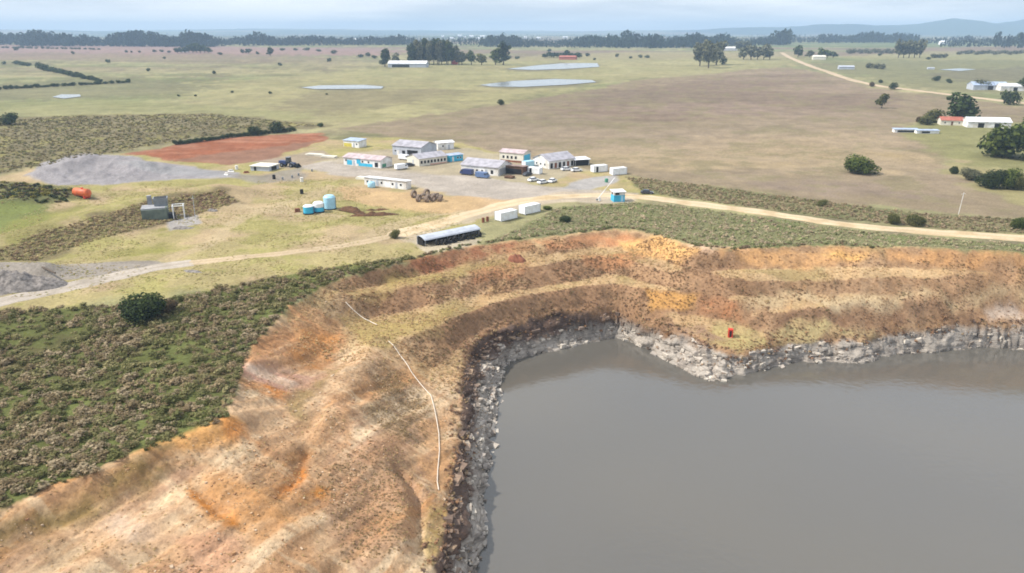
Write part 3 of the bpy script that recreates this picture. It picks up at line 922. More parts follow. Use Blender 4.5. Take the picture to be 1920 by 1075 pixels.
idx = np.arange(NA * NR).reshape(NR, NA)
nxt = np.roll(idx, -1, 1)
quads = np.stack([idx[:-1], idx[1:], nxt[1:], nxt[:-1]], -1).reshape(-1, 4)
V = np.stack([VXd, VYd, VZ], 1)
me = np_mesh("ground", V, quads, M_GROUND, np.concatenate([C, alpha[:, None]], 1), True)
g = tag(link("ground", me), kind="structure")

# ------------------------------------------------------------------ roads
M_ROAD = ground_mat("road", 0.6)


def road(name, px, width, rgb, rgb2, step=1.0, lift_=0.06, ruts=True):
    P = [G(a, b) for a, b in px]
    pts = []
    for i in range(len(P) - 1):                       # Catmull-Rom
        p0 = P[max(i - 1, 0)]; p1 = P[i]; p2 = P[i + 1]; p3 = P[min(i + 2, len(P) - 1)]
        n = max(2, int((p2 - p1).length / step))
        for k in range(n):
            t = k / n
            pts.append(0.5 * ((2 * p1) + (p2 - p0) * t + (2 * p0 - 5 * p1 + 4 * p2 - p3) * t * t + (3 * p1 - p0 - 3 * p2 + p3) * t ** 3))
    pts.append(P[-1])
    Q = np.array([(p.x, p.y) for p in pts])
    T = np.gradient(Q, axis=0); T /= np.linalg.norm(T, axis=1)[:, None] + 1e-9
    Nn = np.stack([-T[:, 1], T[:, 0]], 1)
    m = 13
    s = np.linspace(-1, 1, m)
    wl = width / 2 * (1 + 0.22 * fbm(Q[:, 0], Q[:, 1], 7, 3, 201)); wr = width / 2 * (1 + 0.22 * fbm(Q[:, 0], Q[:, 1], 7, 3, 202))
    off = np.where(s[None, :] < 0, s[None, :] * wl[:, None], s[None, :] * wr[:, None])
    X = Q[:, 0:1] + Nn[:, 0:1] * off; Y = Q[:, 1:2] + Nn[:, 1:2] * off
    Zz = height(X.ravel(), Y.ravel()).reshape(X.shape) + lift_
    Zz[:, 0] -= 0.25; Zz[:, -1] -= 0.25
    n = len(Q)
    id_ = np.arange(n * m).reshape(n, m)
    fq = np.stack([id_[:-1, :-1], id_[1:, :-1], id_[1:, 1:], id_[:-1, 1:]], -1).reshape(-1, 4)
    V = np.stack([X, Y, Zz], -1).reshape(-1, 3)
    nn = fbm(V[:, 0], V[:, 1], 5, 4, 203)
    cc = np.zeros((len(V), 3)); cc[:] = S(*rgb)
    so = np.abs(np.tile(s, n))
    cc = lerp(cc, S(*rgb2), sstep(0.0, 0.7, nn) * 0.7)
    if ruts:
        cc = lerp(cc, S(*rgb2), (np.exp(-((so - 0.0) / 0.14) ** 2) * 0.6 + sstep(0.8, 1.0, so) * 0.5))
    me = np_mesh(name, V, fq, M_ROAD, np.concatenate([cc, np.zeros((len(V), 1))], 1), True)
    return tag(link(name, me), kind="structure"), pts


road("track", [(-150, 610), (0, 567), (100, 545), (200, 522), (300, 501), (360, 492)], 6.4, (196, 184, 170), (168, 156, 140))
road("path", [(355, 493), (450, 484), (560, 471), (660, 458), (740, 441)], 4.4, (206, 184, 152), (180, 158, 122))
road("road", [(735, 442), (800, 425), (870, 405), (930, 389), (985, 377), (1050, 369), (1150, 366), (1205, 370), (1280, 379), (1400, 395), (1500, 409), (1600, 423),
              (1700, 432), (1800, 439), (1920, 447), (2100, 462)], 7.4, (222, 200, 166), (198, 172, 132))
road("country_road", [(1466, 99), (1490, 112), (1530, 128), (1580, 145), (1640, 160), (1700, 168), (1800, 180), (1920, 194), (2050, 205)], 8.0, (206, 184, 156), (186, 166, 132), 6, 0.3, False)

# ------------------------------------------------------------------ water
m, nt, b = new_mat("muddy_water")
N, L = nt.nodes.new, nt.links.new
ge = N("ShaderNodeNewGeometry")
no = N("ShaderNodeTexNoise"); no.inputs["Scale"].default_value = 0.02; no.inputs["Detail"].default_value = 3
L(ge.outputs["Position"], no.inputs["Vector"])
mx = N("ShaderNodeMix"); mx.data_type = 'RGBA'
mx.inputs[6].default_value = (0.098, 0.088, 0.070, 1); mx.inputs[7].default_value = (0.090, 0.084, 0.076, 1)
L(no.outputs["Fac"], mx.inputs[0]); L(mx.outputs[2], b.inputs["Base Color"])
b.inputs["Roughness"].default_value = 0.07; b.inputs["IOR"].default_value = 1.6; b.inputs["Specular IOR Level"].default_value = 0.5
rp = N("ShaderNodeTexNoise"); rp.inputs["Scale"].default_value = 0.8; rp.inputs["Detail"].default_value = 6
L(ge.outputs["Position"], rp.inputs["Vector"])
bp = N("ShaderNodeBump"); bp.inputs["Strength"].default_value = 0.16; bp.inputs["Distance"].default_value = 0.2
L(rp.outputs["Fac"], bp.inputs["Height"]); L(bp.outputs[0], b.inputs["Normal"])
M_WATER = m
wv = [(-60, -80, WZ), (320, -80, WZ), (320, 185, WZ), (-60, 185, WZ)]
tag(MB().add(wv, [(0, 1, 2, 3)]).build("water", M_WATER), kind="structure")
m, nt, b = new_mat("pond_water")
b.inputs["Base Color"].default_value = (*S(150, 152, 146, 0.7), 1); b.inputs["Roughness"].default_value = 0.12


def pond(px):
    P = [G(a, b) for a, b in px]
    c = sum(P, Vector()) / len(P)
    vs, n, fs = [], len(P), []
    for f_ in (1.0, 0.75, 0.5, 0.25):
        for p in P:
            x, y = c.x + (p.x - c.x) * f_, c.y + (p.y - c.y) * f_
            vs.append((x, y, Z(x, y) + 0.35))
    for k in range(3):
        fs += [(k * n + i, k * n + (i + 1) % n, (k + 1) * n + (i + 1) % n, (k + 1) * n + i) for i in range(n)]
    fs.append(tuple(3 * n + i for i in range(n)))
    tag(MB().add(vs, fs).build("pond", m), kind="structure")


pond([(565, 165), (600, 161), (680, 160), (720, 163), (715, 167), (640, 168), (590, 168)])
pond([(900, 160), (960, 153), (1040, 149), (1110, 151), (1118, 155), (1060, 160), (980, 164), (920, 163)])
pond([(950, 130), (1010, 123), (1060, 119), (1120, 119), (1124, 126), (1060, 130), (1000, 132)])
pond([(98, 183), (115, 178), (150, 178), (152, 182), (120, 186)])
pond([(1760, 131), (1800, 129), (1830, 131), (1800, 134)])

# ------------------------------------------------------------------ vegetation
GREEN = [S(62, 78, 38, 0.6), S(84, 96, 48, 0.6), S(48, 62, 34, 0.95)]


def leaves(n, lobes, size, seed, cols, up=0.35):
    """leaf clumps spread through a crown made of ellipsoid lobes; returns V, F, C"""
    r_ = np.random.default_rng(seed)
    w = np.array([l[3] * l[3] * l[4] for l in lobes]); w = w / w.sum()
    k = r_.choice(len(lobes), n, p=w)
    Lb = np.array(lobes)[k]
    d = r_.normal(size=(n, 3)); d /= np.linalg.norm(d, axis=1)[:, None]
    rad_ = r_.uniform(0.45, 1.05, n) ** 0.6
    c = Lb[:, :3] + d * rad_[:, None] * np.stack([Lb[:, 3], Lb[:, 3], Lb[:, 4]], 1)
    nrm = d + r_.normal(size=(n, 3)) * 0.55 + np.array([0, 0, up])
    nrm /= np.linalg.norm(nrm, axis=1)[:, None]
    a = np.cross(nrm, r_.normal(size=(n, 3))); a /= np.linalg.norm(a, axis=1)[:, None]
    b_ = np.cross(nrm, a)
    s = (size * r_.uniform(0.55, 1.3, n))[:, None]
    e = r_.uniform(0.5, 1.0, n)[:, None]
    V = np.stack([c - a * s, c - b_ * s * e, c + a * s, c + b_ * s * e], 1).reshape(-1, 3)
    Fq = np.arange(4 * n).reshape(n, 4)
    lobe_tone = r_.uniform(0, 1, len(lobes))[k]
    t = np.clip(lobe_tone * 0.6 + r_.uniform(0, 0.6, n), 0, 1)
    cc = cols[0] + (cols[1] - cols[0]) * t[:, None]
    dk = r_.uniform(size=n) < 0.25
    cc[dk] = cols[2]
    return V, Fq, np.repeat(cc, 4, 0)


def crown_lobes(kind, seed):
    r_ = random.Random(seed)
    L_ = []
    if kind == "bush":                     # dense to the ground, height 1, radius about .62
        for i in range(9):
            t = r_.uniform(0, 6.28); q_ = r_.uniform(0.18, 0.36)
            L_.append((q_ * math.cos(t), q_ * math.sin(t), r_.uniform(0.2, 0.62), r_.uniform(0.24, 0.34), r_.uniform(0.22, 0.32)))
        L_.append((0, 0, 0.4, 0.42, 0.4))
    elif kind == "tree":                   # open crown above a trunk, height 1
        for i in range(9):
            t = r_.uniform(0, 6.28); q_ = r_.uniform(0.1, 0.34)
            L_.append((q_ * math.cos(t), q_ * math.sin(t), r_.uniform(0.26, 0.82), r_.uniform(0.16, 0.25), r_.uniform(0.13, 0.2)))
        L_.append((0, 0, 0.52, 0.3, 0.36))
    else:                                  # tall narrow gum tree
        for i in range(8):
            t = r_.uniform(0, 6.28); q_ = r_.uniform(0.03, 0.14)
            L_.append((q_ * math.cos(t), q_ * math.sin(t), 0.24 + 0.7 * i / 8 + r_.uniform(-.04, .04), r_.uniform(0.09, 0.17), r_.uniform(0.08, 0.14)))
        L_.append((0, 0, 0.55, 0.14, 0.36))
    return L_


def trunk_mb(kind, seed):
    r_ = random.Random(seed + 5)
    mb = MB()
    h = {"bush": 0.45, "tree": 0.6, "gum": 0.85}[kind]
    r0 = {"bush": 0.045, "tree": 0.035, "gum": 0.02}[kind]
    mb.tube((0, 0, -0.04), (0.01, 0, h * 0.5), r0, r0 * 0.75, 7).tube((0.01, 0, h * 0.5), (0, 0.015, h), r0 * 0.75, r0 * 0.3, 7)
    for i in range(5):
        t = r_.uniform(0, 6.28); z0 = h * r_.uniform(0.45, 0.85)
        rr = {"bush": 0.35, "tree": 0.3, "gum": 0.12}[kind]
        mb.tube((0, 0, z0), (rr * math.cos(t), rr * math.sin(t), z0 + r_.uniform(0.1, 0.2)), r0 * 0.45, r0 * 0.15, 5)
    return mb


TREE_M = {}


def tree_meshes(kind, lod, var, tone):
    key = (kind, lod, var, tone)
    if key not in TREE_M:
        n = {"hi": 4200, "mid": 900, "lo": 200}[lod]
        sz = {"hi": 0.034, "mid": 0.058, "lo": 0.105}[lod]
        if kind == "gum": sz *= 0.7
        cols = {"dark": (S(70, 82, 52, 0.9), S(72, 86, 46, 0.9), S(30, 40, 24, 0.9)),
                "green": (S(66, 84, 36, 0.9), S(116, 126, 60, 0.9), S(44, 58, 28, 0.9)),
                "grey": (S(92, 96, 74, 0.9), S(134, 132, 104, 0.9), S(66, 72, 54, 0.9)),
                "olive": (S(90, 96, 50, 0.9), S(128, 124, 76, 0.9), S(64, 70, 40, 0.9)),
                "brown": (S(104, 88, 68, 0.9), S(130, 112, 84, 0.9), S(76, 64, 50, 0.9))}[tone]
        V, Fq, cc = leaves(n, crown_lobes(kind, 100 + var), sz, 300 + var, cols)
        V[:, 2] = np.maximum(V[:, 2], -0.02)
        cm = np_mesh("crown", V, Fq, M_LEAF, cc)
        to = trunk_mb(kind, var).build("trunk", M_BARK)
        tm = to.data
        bpy.data.objects.remove(to)
        TREE_M[key] = (cm, tm)
    return TREE_M[key]


def plant(kind, px, py, h, w, label, tone="dark", group=None, name=None, lod=None, cat=None, pos=None):
    """w: width of the crown in metres; px, py: foot of the plant in the photo"""
    p = Vector(pos) if pos is not None else G(px, py)
    d = p.length
    lod = lod or ("hi" if d < 330 else ("mid" if d < 900 else "lo"))
    var = random.randrange(3)
    cm, tm = tree_meshes(kind, lod, var, tone)
    name = name or {"bush": "bush", "tree": "tree", "gum": "gum_tree"}[kind]
    o = empty(name, p, random.uniform(0, 6.28))
    base = {"bush": 1.25, "tree": 1.0, "gum": 0.5}[kind]
    o.scale = (w / base, w / base, h / 0.98)
    tag(o, label, cat or ("bush" if kind == "bush" else "tree"), group)
    link("crown", cm, o); link("trunk", tm, o)
    return o


def sized(kind, px, py, hpx, wpx, label, **k):
    """like plant(), sizes read off the photo in pixels"""
    p = G(px, py)
    s = (p - Vector(CAM)).length / F
    return plant(kind, px, py, hpx * s, wpx * s, label, pos=p, **k)


def scatter(name, P, size, cols, leafn, leafsize, label, cat, seed, up=0.6, variants=8, tall=0.75):
    """a mass of small plants as one mesh; P (n,2) ground points, cols (n,3)"""
    r_ = np.random.default_rng(seed)
    zz = height(P[:, 0], P[:, 1])
    tv = r_.integers(0, variants, len(P))
    Vs, Cs = [], []
    for v in range(variants):
        ix = np.where(tv == v)[0]
        if not len(ix): continue
        rr = random.Random(seed * 77 + v)
        lobes = []
        for i in range(4):
            t = rr.uniform(0, 6.28); q_ = rr.uniform(0.1, 0.6)
            lobes.append((q_ * math.cos(t), q_ * math.sin(t), rr.uniform(0.25, 0.6), rr.uniform(0.3, 0.5), rr.uniform(0.3, 0.5)))
        V, Fq, cc = leaves(leafn, lobes, leafsize, seed * 13 + v, (np.full(3, 0.8), np.full(3, 1.25), np.full(3, 0.62)), up)
        V[:, 2] = np.maximum(V[:, 2] * tall, -0.05)
        a = r_.uniform(0, 6.28, len(ix)); s = size[ix]
        ca, sa = np.cos(a), np.sin(a)
        X = (V[None, :, 0] * ca[:, None] - V[None, :, 1] * sa[:, None]) * s[:, None] + P[ix, 0][:, None]
        Y = (V[None, :, 0] * sa[:, None] + V[None, :, 1] * ca[:, None]) * s[:, None] + P[ix, 1][:, None]
        Zq = V[None, :, 2] * s[:, None] * r_.uniform(0.75, 1.25, len(ix))[:, None] + zz[ix][:, None] - 0.04
        Vs.append(np.stack([X, Y, Zq], -1).reshape(-1, 3))
        Cs.append((cols[ix][:, None, :] * cc[None]).reshape(-1, 3))
    V = np.concatenate(Vs); Cc = np.concatenate(Cs)
    me = np_mesh(name, V, np.arange(len(V)).reshape(-1, 4), M_LEAF, np.clip(Cc, 0.005, 0.7))
    return tag(link(name, me), label, cat, kind="stuff")


def sample(poly, n, seed, warp=0.0):
    r_ = np.random.default_rng(seed)
    P = np.array(poly)
    lo, hi = P.min(0), P.max(0)
    out = []
    while sum(len(o) for o in out) < n:
        q_ = r_.uniform(lo, hi, (n * 2, 2))
        out.append(q_[poly_sd(q_[:, 0], q_[:, 1], poly) > 0.2])
    return np.concatenate(out)[:n]


def pick(n, pal, seed, field=None):
    r_ = np.random.default_rng(seed)
    i = r_.integers(0, len(pal), n)
    c = np.array(pal)[i]
    return c * r_.uniform(0.85, 1.15, (n, 1))


# left scrub
scrub_w = GP(SCRUB)
P = sample(scrub_w, 5200, 1)
f1 = fbm(P[:, 0], P[:, 1], 11, 3, 102)
keep = (rng.uniform(size=len(P)) > sstep(0.2, 0.65, f1) * 0.75)
P = P[keep]; f1 = f1[keep]
pal_g = [S(126, 122, 80, 0.95), S(142, 134, 94, 0.95), S(108, 108, 66, 0.95)]
pal_b = [S(152, 134, 104, 0.95), S(164, 148, 120, 0.95), S(134, 118, 88, 0.95)]
cg, cb = pick(len(P), pal_g, 2), pick(len(P), pal_b, 3)
u = rng.uniform(size=len(P)) < (0.45 + 0.5 * np.clip(-f1, -0.8, 0.8))
cols_ = np.where(u[:, None], cb, cg)
scatter("scrub", P, np.random.default_rng(62).gamma(6.0, 0.135, len(P)).clip(0.35, 1.6), cols_, 120, 0.15, "dense brown and green scrub covering the slope left of the pit", "scrub", 3)
# strip on the pit's far rim and verge beyond the road
P1 = sample(GP(STRIP), 5200, 4); P2_ = sample(GP(VERGE), 2600, 5)
cs = [S(166, 162, 122, 1.05), S(178, 168, 134, 1.05), S(148, 150, 104, 1.05), S(184, 166, 138, 1.05)]
scatter("rim_scrub", P1, np.random.default_rng(61).gamma(4.0, 0.11, len(P1)).clip(0.2, 1.1), pick(len(P1), cs, 6), 26, 0.3, "low grey green scrub between the dirt road and the pit rim", "scrub", 5)
cs2 = [S(152, 138, 108, 1.0), S(140, 138, 98, 1.0), S(166, 146, 118, 1.0)]
scatter("verge_scrub", P2_, rng.uniform(0.3, 0.9, len(P2_)), pick(len(P2_), cs2, 7), 24, 0.3, "rough scrub on the far side of the dirt road", "scrub", 7)
# thicker bushes along the lip of the pit
lip = [p for p in rings["rim"][8:36]]
pts = []
for i in range(len(lip) - 1):
    a_, b_ = np.array(lip[i][:2]), np.array(lip[i + 1][:2])
    n_ = int(np.linalg.norm(b_ - a_) / 0.55)
    nn_ = np.array([-(b_ - a_)[1], (b_ - a_)[0]]) / (np.linalg.norm(b_ - a_) + 1e-9)
    for k in range(n_):
        pts.append(a_ + (b_ - a_) * (k + rng.uniform()) / n_ + nn_ * rng.uniform(0.2, 1.6) * 1.0)
pts = np.array(pts)
sdl = bil(rim_sd_g, pts[:, 0], pts[:, 1])
pts = pts[(sdl < 0.3) & (rng.uniform(size=len(pts)) < 0.55)]
scatter("lip_scrub", pts, rng.uniform(0.45, 1.0, len(pts)), pick(len(pts), [S(122, 126, 80, 1.0), S(140, 138, 96, 1.0), S(150, 130, 102, 1.0)], 9), 44, 0.26,
        "darker shrubs fringing the lip of the pit", "scrub", 9)
# brown scrubby pasture upper left, and the mound behind the hopper
BAND = [(-60, 232), (120, 218), (400, 214), (600, 236), (350, 260), (220, 286), (60, 316), (-60, 335)]
P = sample(GP(BAND), 4200, 11)
scatter("pasture_tufts", P, rng.uniform(0.5, 1.3, len(P)), pick(len(P), [S(124, 112, 82, 0.9), S(110, 110, 70, 0.9), S(140, 128, 90, 0.9)], 12), 10, 0.45,
        "tufted brown pasture beyond the gravel pad", "grass", 11, up=1.0, tall=0.6)
P = sample(GP([(-40, 490), (60, 442), (160, 412), (280, 374), (420, 356), (450, 378), (330, 414), (200, 444), (70, 490)]), 2600, 13)
scatter("mound_scrub", P, rng.uniform(0.25, 0.7, len(P)), pick(len(P), [S(166, 146, 112, 1.0), S(154, 148, 100, 1.0), S(136, 116, 92, 1.0), S(172, 160, 118, 1.0)], 14), 30, 0.3,
        "brown scrub on the spoil mound left of the concrete hopper", "scrub", 13)
P = sample(GP([(-60, 338), (60, 345), (140, 358), (130, 378), (60, 385), (-60, 375)]), 420, 15)
scatter("hollow_scrub", P, rng.uniform(0.6, 1.5, len(P)), pick(len(P), [S(78, 88, 48, 0.6), S(112, 98, 74, 0.6), S(128, 120, 60, 0.95)], 16), 40, 0.28,
        "dark thicket in the hollow left of the orange tank", "scrub", 15)
# dry grass in the quarry
bx = P2(rings["toe3"]); rimw = P2(rings["rim"])
Pq = rng.uniform((-85, 48), (150, 185), (170000, 2)); Pq = Pq[bil(rim_sd_g, Pq[:, 0], Pq[:, 1]) > 0.4]
sdk = bil(rk, Pq[:, 0], Pq[:, 1]); sll = bil(slope_b, Pq[:, 0], Pq[:, 1]); shq = bil(shore_sd_g, Pq[:, 0], Pq[:, 1])
fq_ = fbm(Pq[:, 0], Pq[:, 1], 7, 4, 301)
inview = (shq < -0.5) & (np.abs(Pq[:, 0]) < 0.8 * Pq[:, 1] + 6)
pr = np.where(Pq[:, 1] > 125, 0.8, 0.6) * (0.45 + sstep(-0.3, 0.5, fq_)) * (1 - 0.75 * sdk)
pr = pr * (1 - 0.45 * sstep(30, 60, Pq[:, 0]))
ok = inview & (rng.uniform(size=len(Pq)) < pr)
Pq, sll = Pq[ok], sll[ok]
c1 = pick(len(Pq), [S(206, 174, 128, 0.9), S(190, 156, 114, 1.0), S(180, 162, 112, 1.0), S(166, 138, 102, 1.0)], 18)
c2 = pick(len(Pq), [S(164, 126, 94, 0.95), S(144, 112, 84, 0.95), S(176, 142, 106, 0.95)], 19)
tq = sstep(0.28, 0.5, sll - 0.05 * sstep(30, 60, Pq[:, 0]))[:, None] * sstep(105, 130, Pq[:, 1] + 0.6 * Pq[:, 0])[:, None]
scatter("dry_grass", Pq, rng.uniform(0.10, 0.32, len(Pq)) * np.where(Pq[:, 1] > 120, 1.2, 0.7), c1 * (1 - tq) + c2 * tq, 5, 0.45, "dry tufts of grass and weed growing over the pit benches", "grass", 17, up=1.6, tall=0.9)
P = sample(GP([(700, 700), (760, 690), (810, 760), (800, 845), (740, 825), (690, 775)]), 1500, 23)
P = np.concatenate([P, sample(GP([(590, 890), (640, 850), (760, 840), (775, 1040), (640, 1060)]), 1400, 24)])
scatter("slope_scrub", P, rng.uniform(0.1, 0.28, len(P)), pick(len(P), [S(172, 142, 106, 1.0), S(158, 134, 96, 1.0), S(180, 156, 114, 1.0)], 25), 12, 0.36, "brown weeds darkening the slope beside the pale hose", "scrub", 23, up=1.2)
fw = rng.uniform((-60, 100), (150, 185), (60000, 2))
fw = fw[(bil(rim_sd_g, fw[:, 0], fw[:, 1]) > 1.0) & (bil(rock_sd_g, fw[:, 0], fw[:, 1]) < 0.0)]
fsl = bil(slope_b, fw[:, 0], fw[:, 1])
fw = fw[(fsl > 0.38 + 0.08 * sstep(30, 60, fw[:, 0])) & (fw[:, 1] + 0.6 * fw[:, 0] > 118)]
fw = fw[fbm(fw[:, 0], fw[:, 1], 6, 3, 321) > -0.2 + 0.6 * sstep(30, 60, fw[:, 0])][:3600]
scatter("face_scrub", fw, rng.uniform(0.14, 0.36, len(fw)), pick(len(fw), [S(156, 122, 92, 0.95), S(134, 108, 80, 0.95), S(168, 140, 102, 0.95), S(140, 128, 88, 0.95)], 27), 16, 0.32,
        "brown weeds covering the steep faces between the pit benches", "scrub", 27, up=1.4, tall=1.0)
# scrub clinging to the lip of the rock face
lipk = rings["rock"][:34]
pts = []
for i in range(len(lipk) - 1):
    a_, b_ = np.array(lipk[i][:2]), np.array(lipk[i + 1][:2])
    n_ = int(np.linalg.norm(b_ - a_) / 0.28)
    for k in range(n_):
        pts.append(a_ + (b_ - a_) * (k + rng.uniform()) / n_ + rng.normal(size=2) * 0.9)
pts = np.array(pts)
scatter("ledge_scrub", pts, rng.uniform(0.25, 0.7, len(pts)), pick(len(pts), [S(142, 112, 90, 1.0), S(160, 124, 92, 1.0), S(124, 102, 86, 1.0), S(168, 144, 108, 1.0)], 20), 22, 0.3,
        "reddish brown weeds hanging over the lip of the rock face", "scrub", 19, up=1.2)
def blocks(name, P, size, flat, cols, ang_, label, seed, sink=0.25, rockness=1.0):
    """angular broken stones as one mesh"""
    r_ = np.random.default_rng(seed)
    n = len(P)
    cube = np.array([(-1, -1, -1), (1, -1, -1), (1, 1, -1), (-1, 1, -1), (-1, -1, 1), (1, -1, 1), (1, 1, 1), (-1, 1, 1)], float)
    V = cube[None] * (1 + r_.uniform(-0.35, 0.25, (n, 8, 3)))
    V *= (size[:, None] * np.stack([r_.uniform(0.6, 1.4, n), r_.uniform(0.5, 1.0, n), flat * r_.uniform(0.6, 1.3, n)], 1))[:, None, :] * 0.5
    t = r_.normal(size=n) * 0.16
    Zt = V[:, :, 2] + V[:, :, 0] * t[:, None]
    a = ang_ + r_.normal(size=n) * 0.3
    ca, sa = np.cos(a)[:, None], np.sin(a)[:, None]
    zz = height(P[:, 0], P[:, 1])[:, None]
    W = np.stack([V[:, :, 0] * ca - V[:, :, 1] * sa + P[:, 0:1], V[:, :, 0] * sa + V[:, :, 1] * ca + P[:, 1:2], Zt + zz + (size * flat * (0.5 - sink))[:, None]], -1)
    f = np.array([(3, 2, 1, 0), (4, 5, 6, 7), (0, 1, 5, 4), (1, 2, 6, 5), (2, 3, 7, 6), (3, 0, 4, 7)])
    Fq = (f[None] + (np.arange(n) * 8)[:, None, None]).reshape(-1, 4)
    cc = np.repeat(cols, 8, 0)
    cc = np.concatenate([cc, np.full((len(cc), 1), rockness * 0.9)], 1)
    return tag(link(name, np_mesh(name, W.reshape(-1, 3), Fq, M_GROUND, cc)), label, "rock", kind="stuff")


gry, grx = np.gradient(rock_sd_g, GS)
Pk = rng.uniform((-40, 60), (150, 175), (90000, 2))
rkv = bil(rk, Pk[:, 0], Pk[:, 1]); zk = height(Pk[:, 0], Pk[:, 1])
Pk = Pk[(rkv > 0.45) & (zk > WZ - 0.5) & (zk < -13.0) & (np.abs(Pk[:, 0]) < 0.8 * Pk[:, 1] + 6)][:2600]
Pk = Pk[(Pk[:, 0] < 27) | (rng.uniform(size=len(Pk)) < 0.5)]
zk = height(Pk[:, 0], Pk[:, 1])
ta = np.arctan2(bil(gry, Pk[:, 0], Pk[:, 1]), bil(grx, Pk[:, 0], Pk[:, 1])) + math.pi / 2
lowk = sstep(-14.6, -16.2, zk + rng.normal(size=len(zk)) * 0.7 - 1.6 * sstep(28, 40, Pk[:, 0]))[:, None]
pale = pick(len(Pk), [S(204, 194, 180, 0.85), S(186, 175, 162, 0.85), S(170, 160, 150, 0.85), S(212, 200, 184, 0.85), S(146, 134, 122, 0.8)], 31)
drk = pick(len(Pk), [S(150, 128, 110, 0.85), S(134, 114, 100, 0.85), S(166, 142, 118, 0.85), S(118, 100, 88, 0.85)], 32)
blocks("rock_blocks", Pk, np.random.default_rng(33).gamma(2.5, 0.24, len(Pk)).clip(0.2, 1.5), 0.5, pale * lowk + drk * (1 - lowk), ta, "broken grey rock ledges along the waterline of the pit", 34, sink=0.75, rockness=0.75)
Ps = rng.uniform((-75, 50), (60, 150), (40000, 2))
rs_ = bil(rim_sd_g, Ps[:, 0], Ps[:, 1]); rq_ = bil(rock_sd_g, Ps[:, 0], Ps[:, 1])
Ps = Ps[(rs_ > 1.0) & (rq_ < 0) & (np.abs(Ps[:, 0]) < 0.8 * Ps[:, 1] + 6) & (fbm(Ps[:, 0], Ps[:, 1], 8, 3, 331) > 0.05)][:5200]
blocks("stones", Ps, np.random.default_rng(35).gamma(2.0, 0.05, len(Ps)).clip(0.06, 0.45), 0.7, pick(len(Ps), [S(214, 176, 136), S(196, 152, 112), S(222, 196, 166), S(176, 134, 100)], 36),
       rng.uniform(0, 6.28, len(Ps)), "loose stones strewn over the bare pit slope", 37, sink=0.3, rockness=0.3)
# grass on the yard flat
P = sample(GP([(0, 350), (230, 345), (440, 340), (640, 335), (760, 395), (900, 400), (760, 480), (600, 525), (400, 540), (100, 560), (0, 560)]), 16000, 21)
okm = fbm(P[:, 0], P[:, 1], 12, 3, 311) > -0.15
P = P[okm]
scatter("yard_grass", P, rng.uniform(0.15, 0.42, len(P)), pick(len(P), [S(190, 178, 122, 0.9), S(172, 166, 104, 0.9), S(196, 176, 130, 0.9)], 22), 6, 0.5,
        "yellowing grass on the flat ground around the yard", "grass", 21, up=1.8, tall=0.6)

# ================================================================== things
# ---- distant woods: read as one mass
def wood(name, label, segs, seed, cols, leafn=34):
    r_ = np.random.default_rng(seed)
    Vs, Cs = [], []
    for (x0, x1, y0, y1, h0, h1, n) in segs:
        for k in range(n):
            t = (k + r_.uniform()) / n
            px = x0 + (x1 - x0) * t
            p = G(px, y0 + (y1 - y0) * t + r_.normal() * 0.6)
            s = (p - Vector(CAM)).length / F
            h = s * (h0 + (h1 - h0) * (0.5 + 0.5 * float(fbm(np.array([px]), np.array([y0 * 3.0]), 55, 3, seed)[0]))) * r_.uniform(0.75, 1.1)
            h = max(h, 3.0); w = h * r_.uniform(0.45, 0.85)
            lobes = [(r_.normal() * 0.12, r_.normal() * 0.12, z_, 0.4, 0.22) for z_ in (0.25, 0.5, 0.78)]
            V, _, cc = leaves(leafn, lobes, 0.17, int(r_.integers(1e9)), cols)
            V = V * np.array([w, w, h]); V[:, 2] = np.maximum(V[:, 2], -0.5)
            Vs.append(V + np.array([p.x, p.y, p.z])); Cs.append(cc * r_.uniform(0.8, 1.2))
    V = np.concatenate(Vs)
    me = np_mesh(name, V, np.arange(len(V)).reshape(-1, 4), M_LEAF, np.concatenate(Cs))
    return tag(link(name, me), label, "wood", kind="stuff")


DK = (S(40, 56, 46, 0.65), S(56, 72, 56, 0.65), S(30, 42, 36, 0.65))
wood("left_wood", "long dark wood along the left half of the skyline",
     [(-120, 110, 84, 84, 14, 24, 70), (40, 400, 86, 88, 12, 30, 190), (300, 560, 87, 84, 10, 24, 110), (500, 760, 86, 84, 10, 20, 110), (-120, 780, 82, 82, 7, 14, 190)], 41, DK)
wood("middle_wood", "dark wooded belt across the middle of the skyline",
     [(900, 1180, 88, 90, 8, 22, 110), (1000, 1300, 86, 90, 8, 22, 100), (1170, 1240, 88, 90, 18, 30, 30), (1220, 1480, 90, 84, 10, 26, 130), (640, 1000, 84, 85, 7, 14, 90), (960, 1480, 83, 82, 8, 15, 130)], 43, DK)
wood("right_wood", "dark plantation belt below the hills on the right",
     [(1440, 1560, 80, 80, 6, 14, 40), (1535, 1720, 80, 80, 10, 16, 130), (1700, 2050, 82, 80, 6, 14, 120), (1760, 1960, 88, 86, 8, 18, 40), (1860, 1960, 90, 90, 14, 28, 16)], 45, DK)
wood("far_wood", "hazy blue woods and groves on the farthest plain",
     [(-120, 760, 76, 76, 3, 8, 200), (560, 1500, 79, 79, 3, 8, 220), (500, 1500, 73, 73, 3, 6, 240), (-120, 700, 70, 70, 2, 5, 190), (700, 1600, 69, 69, 2, 5, 190), (-120, 1500, 66, 66, 2, 4, 260), (-120, 1600, 79, 79, 5, 9, 330), (560, 1500, 76, 76, 4, 8, 200), (1450, 2050, 74, 74, 3, 6, 120)],
     47, DK, 20)


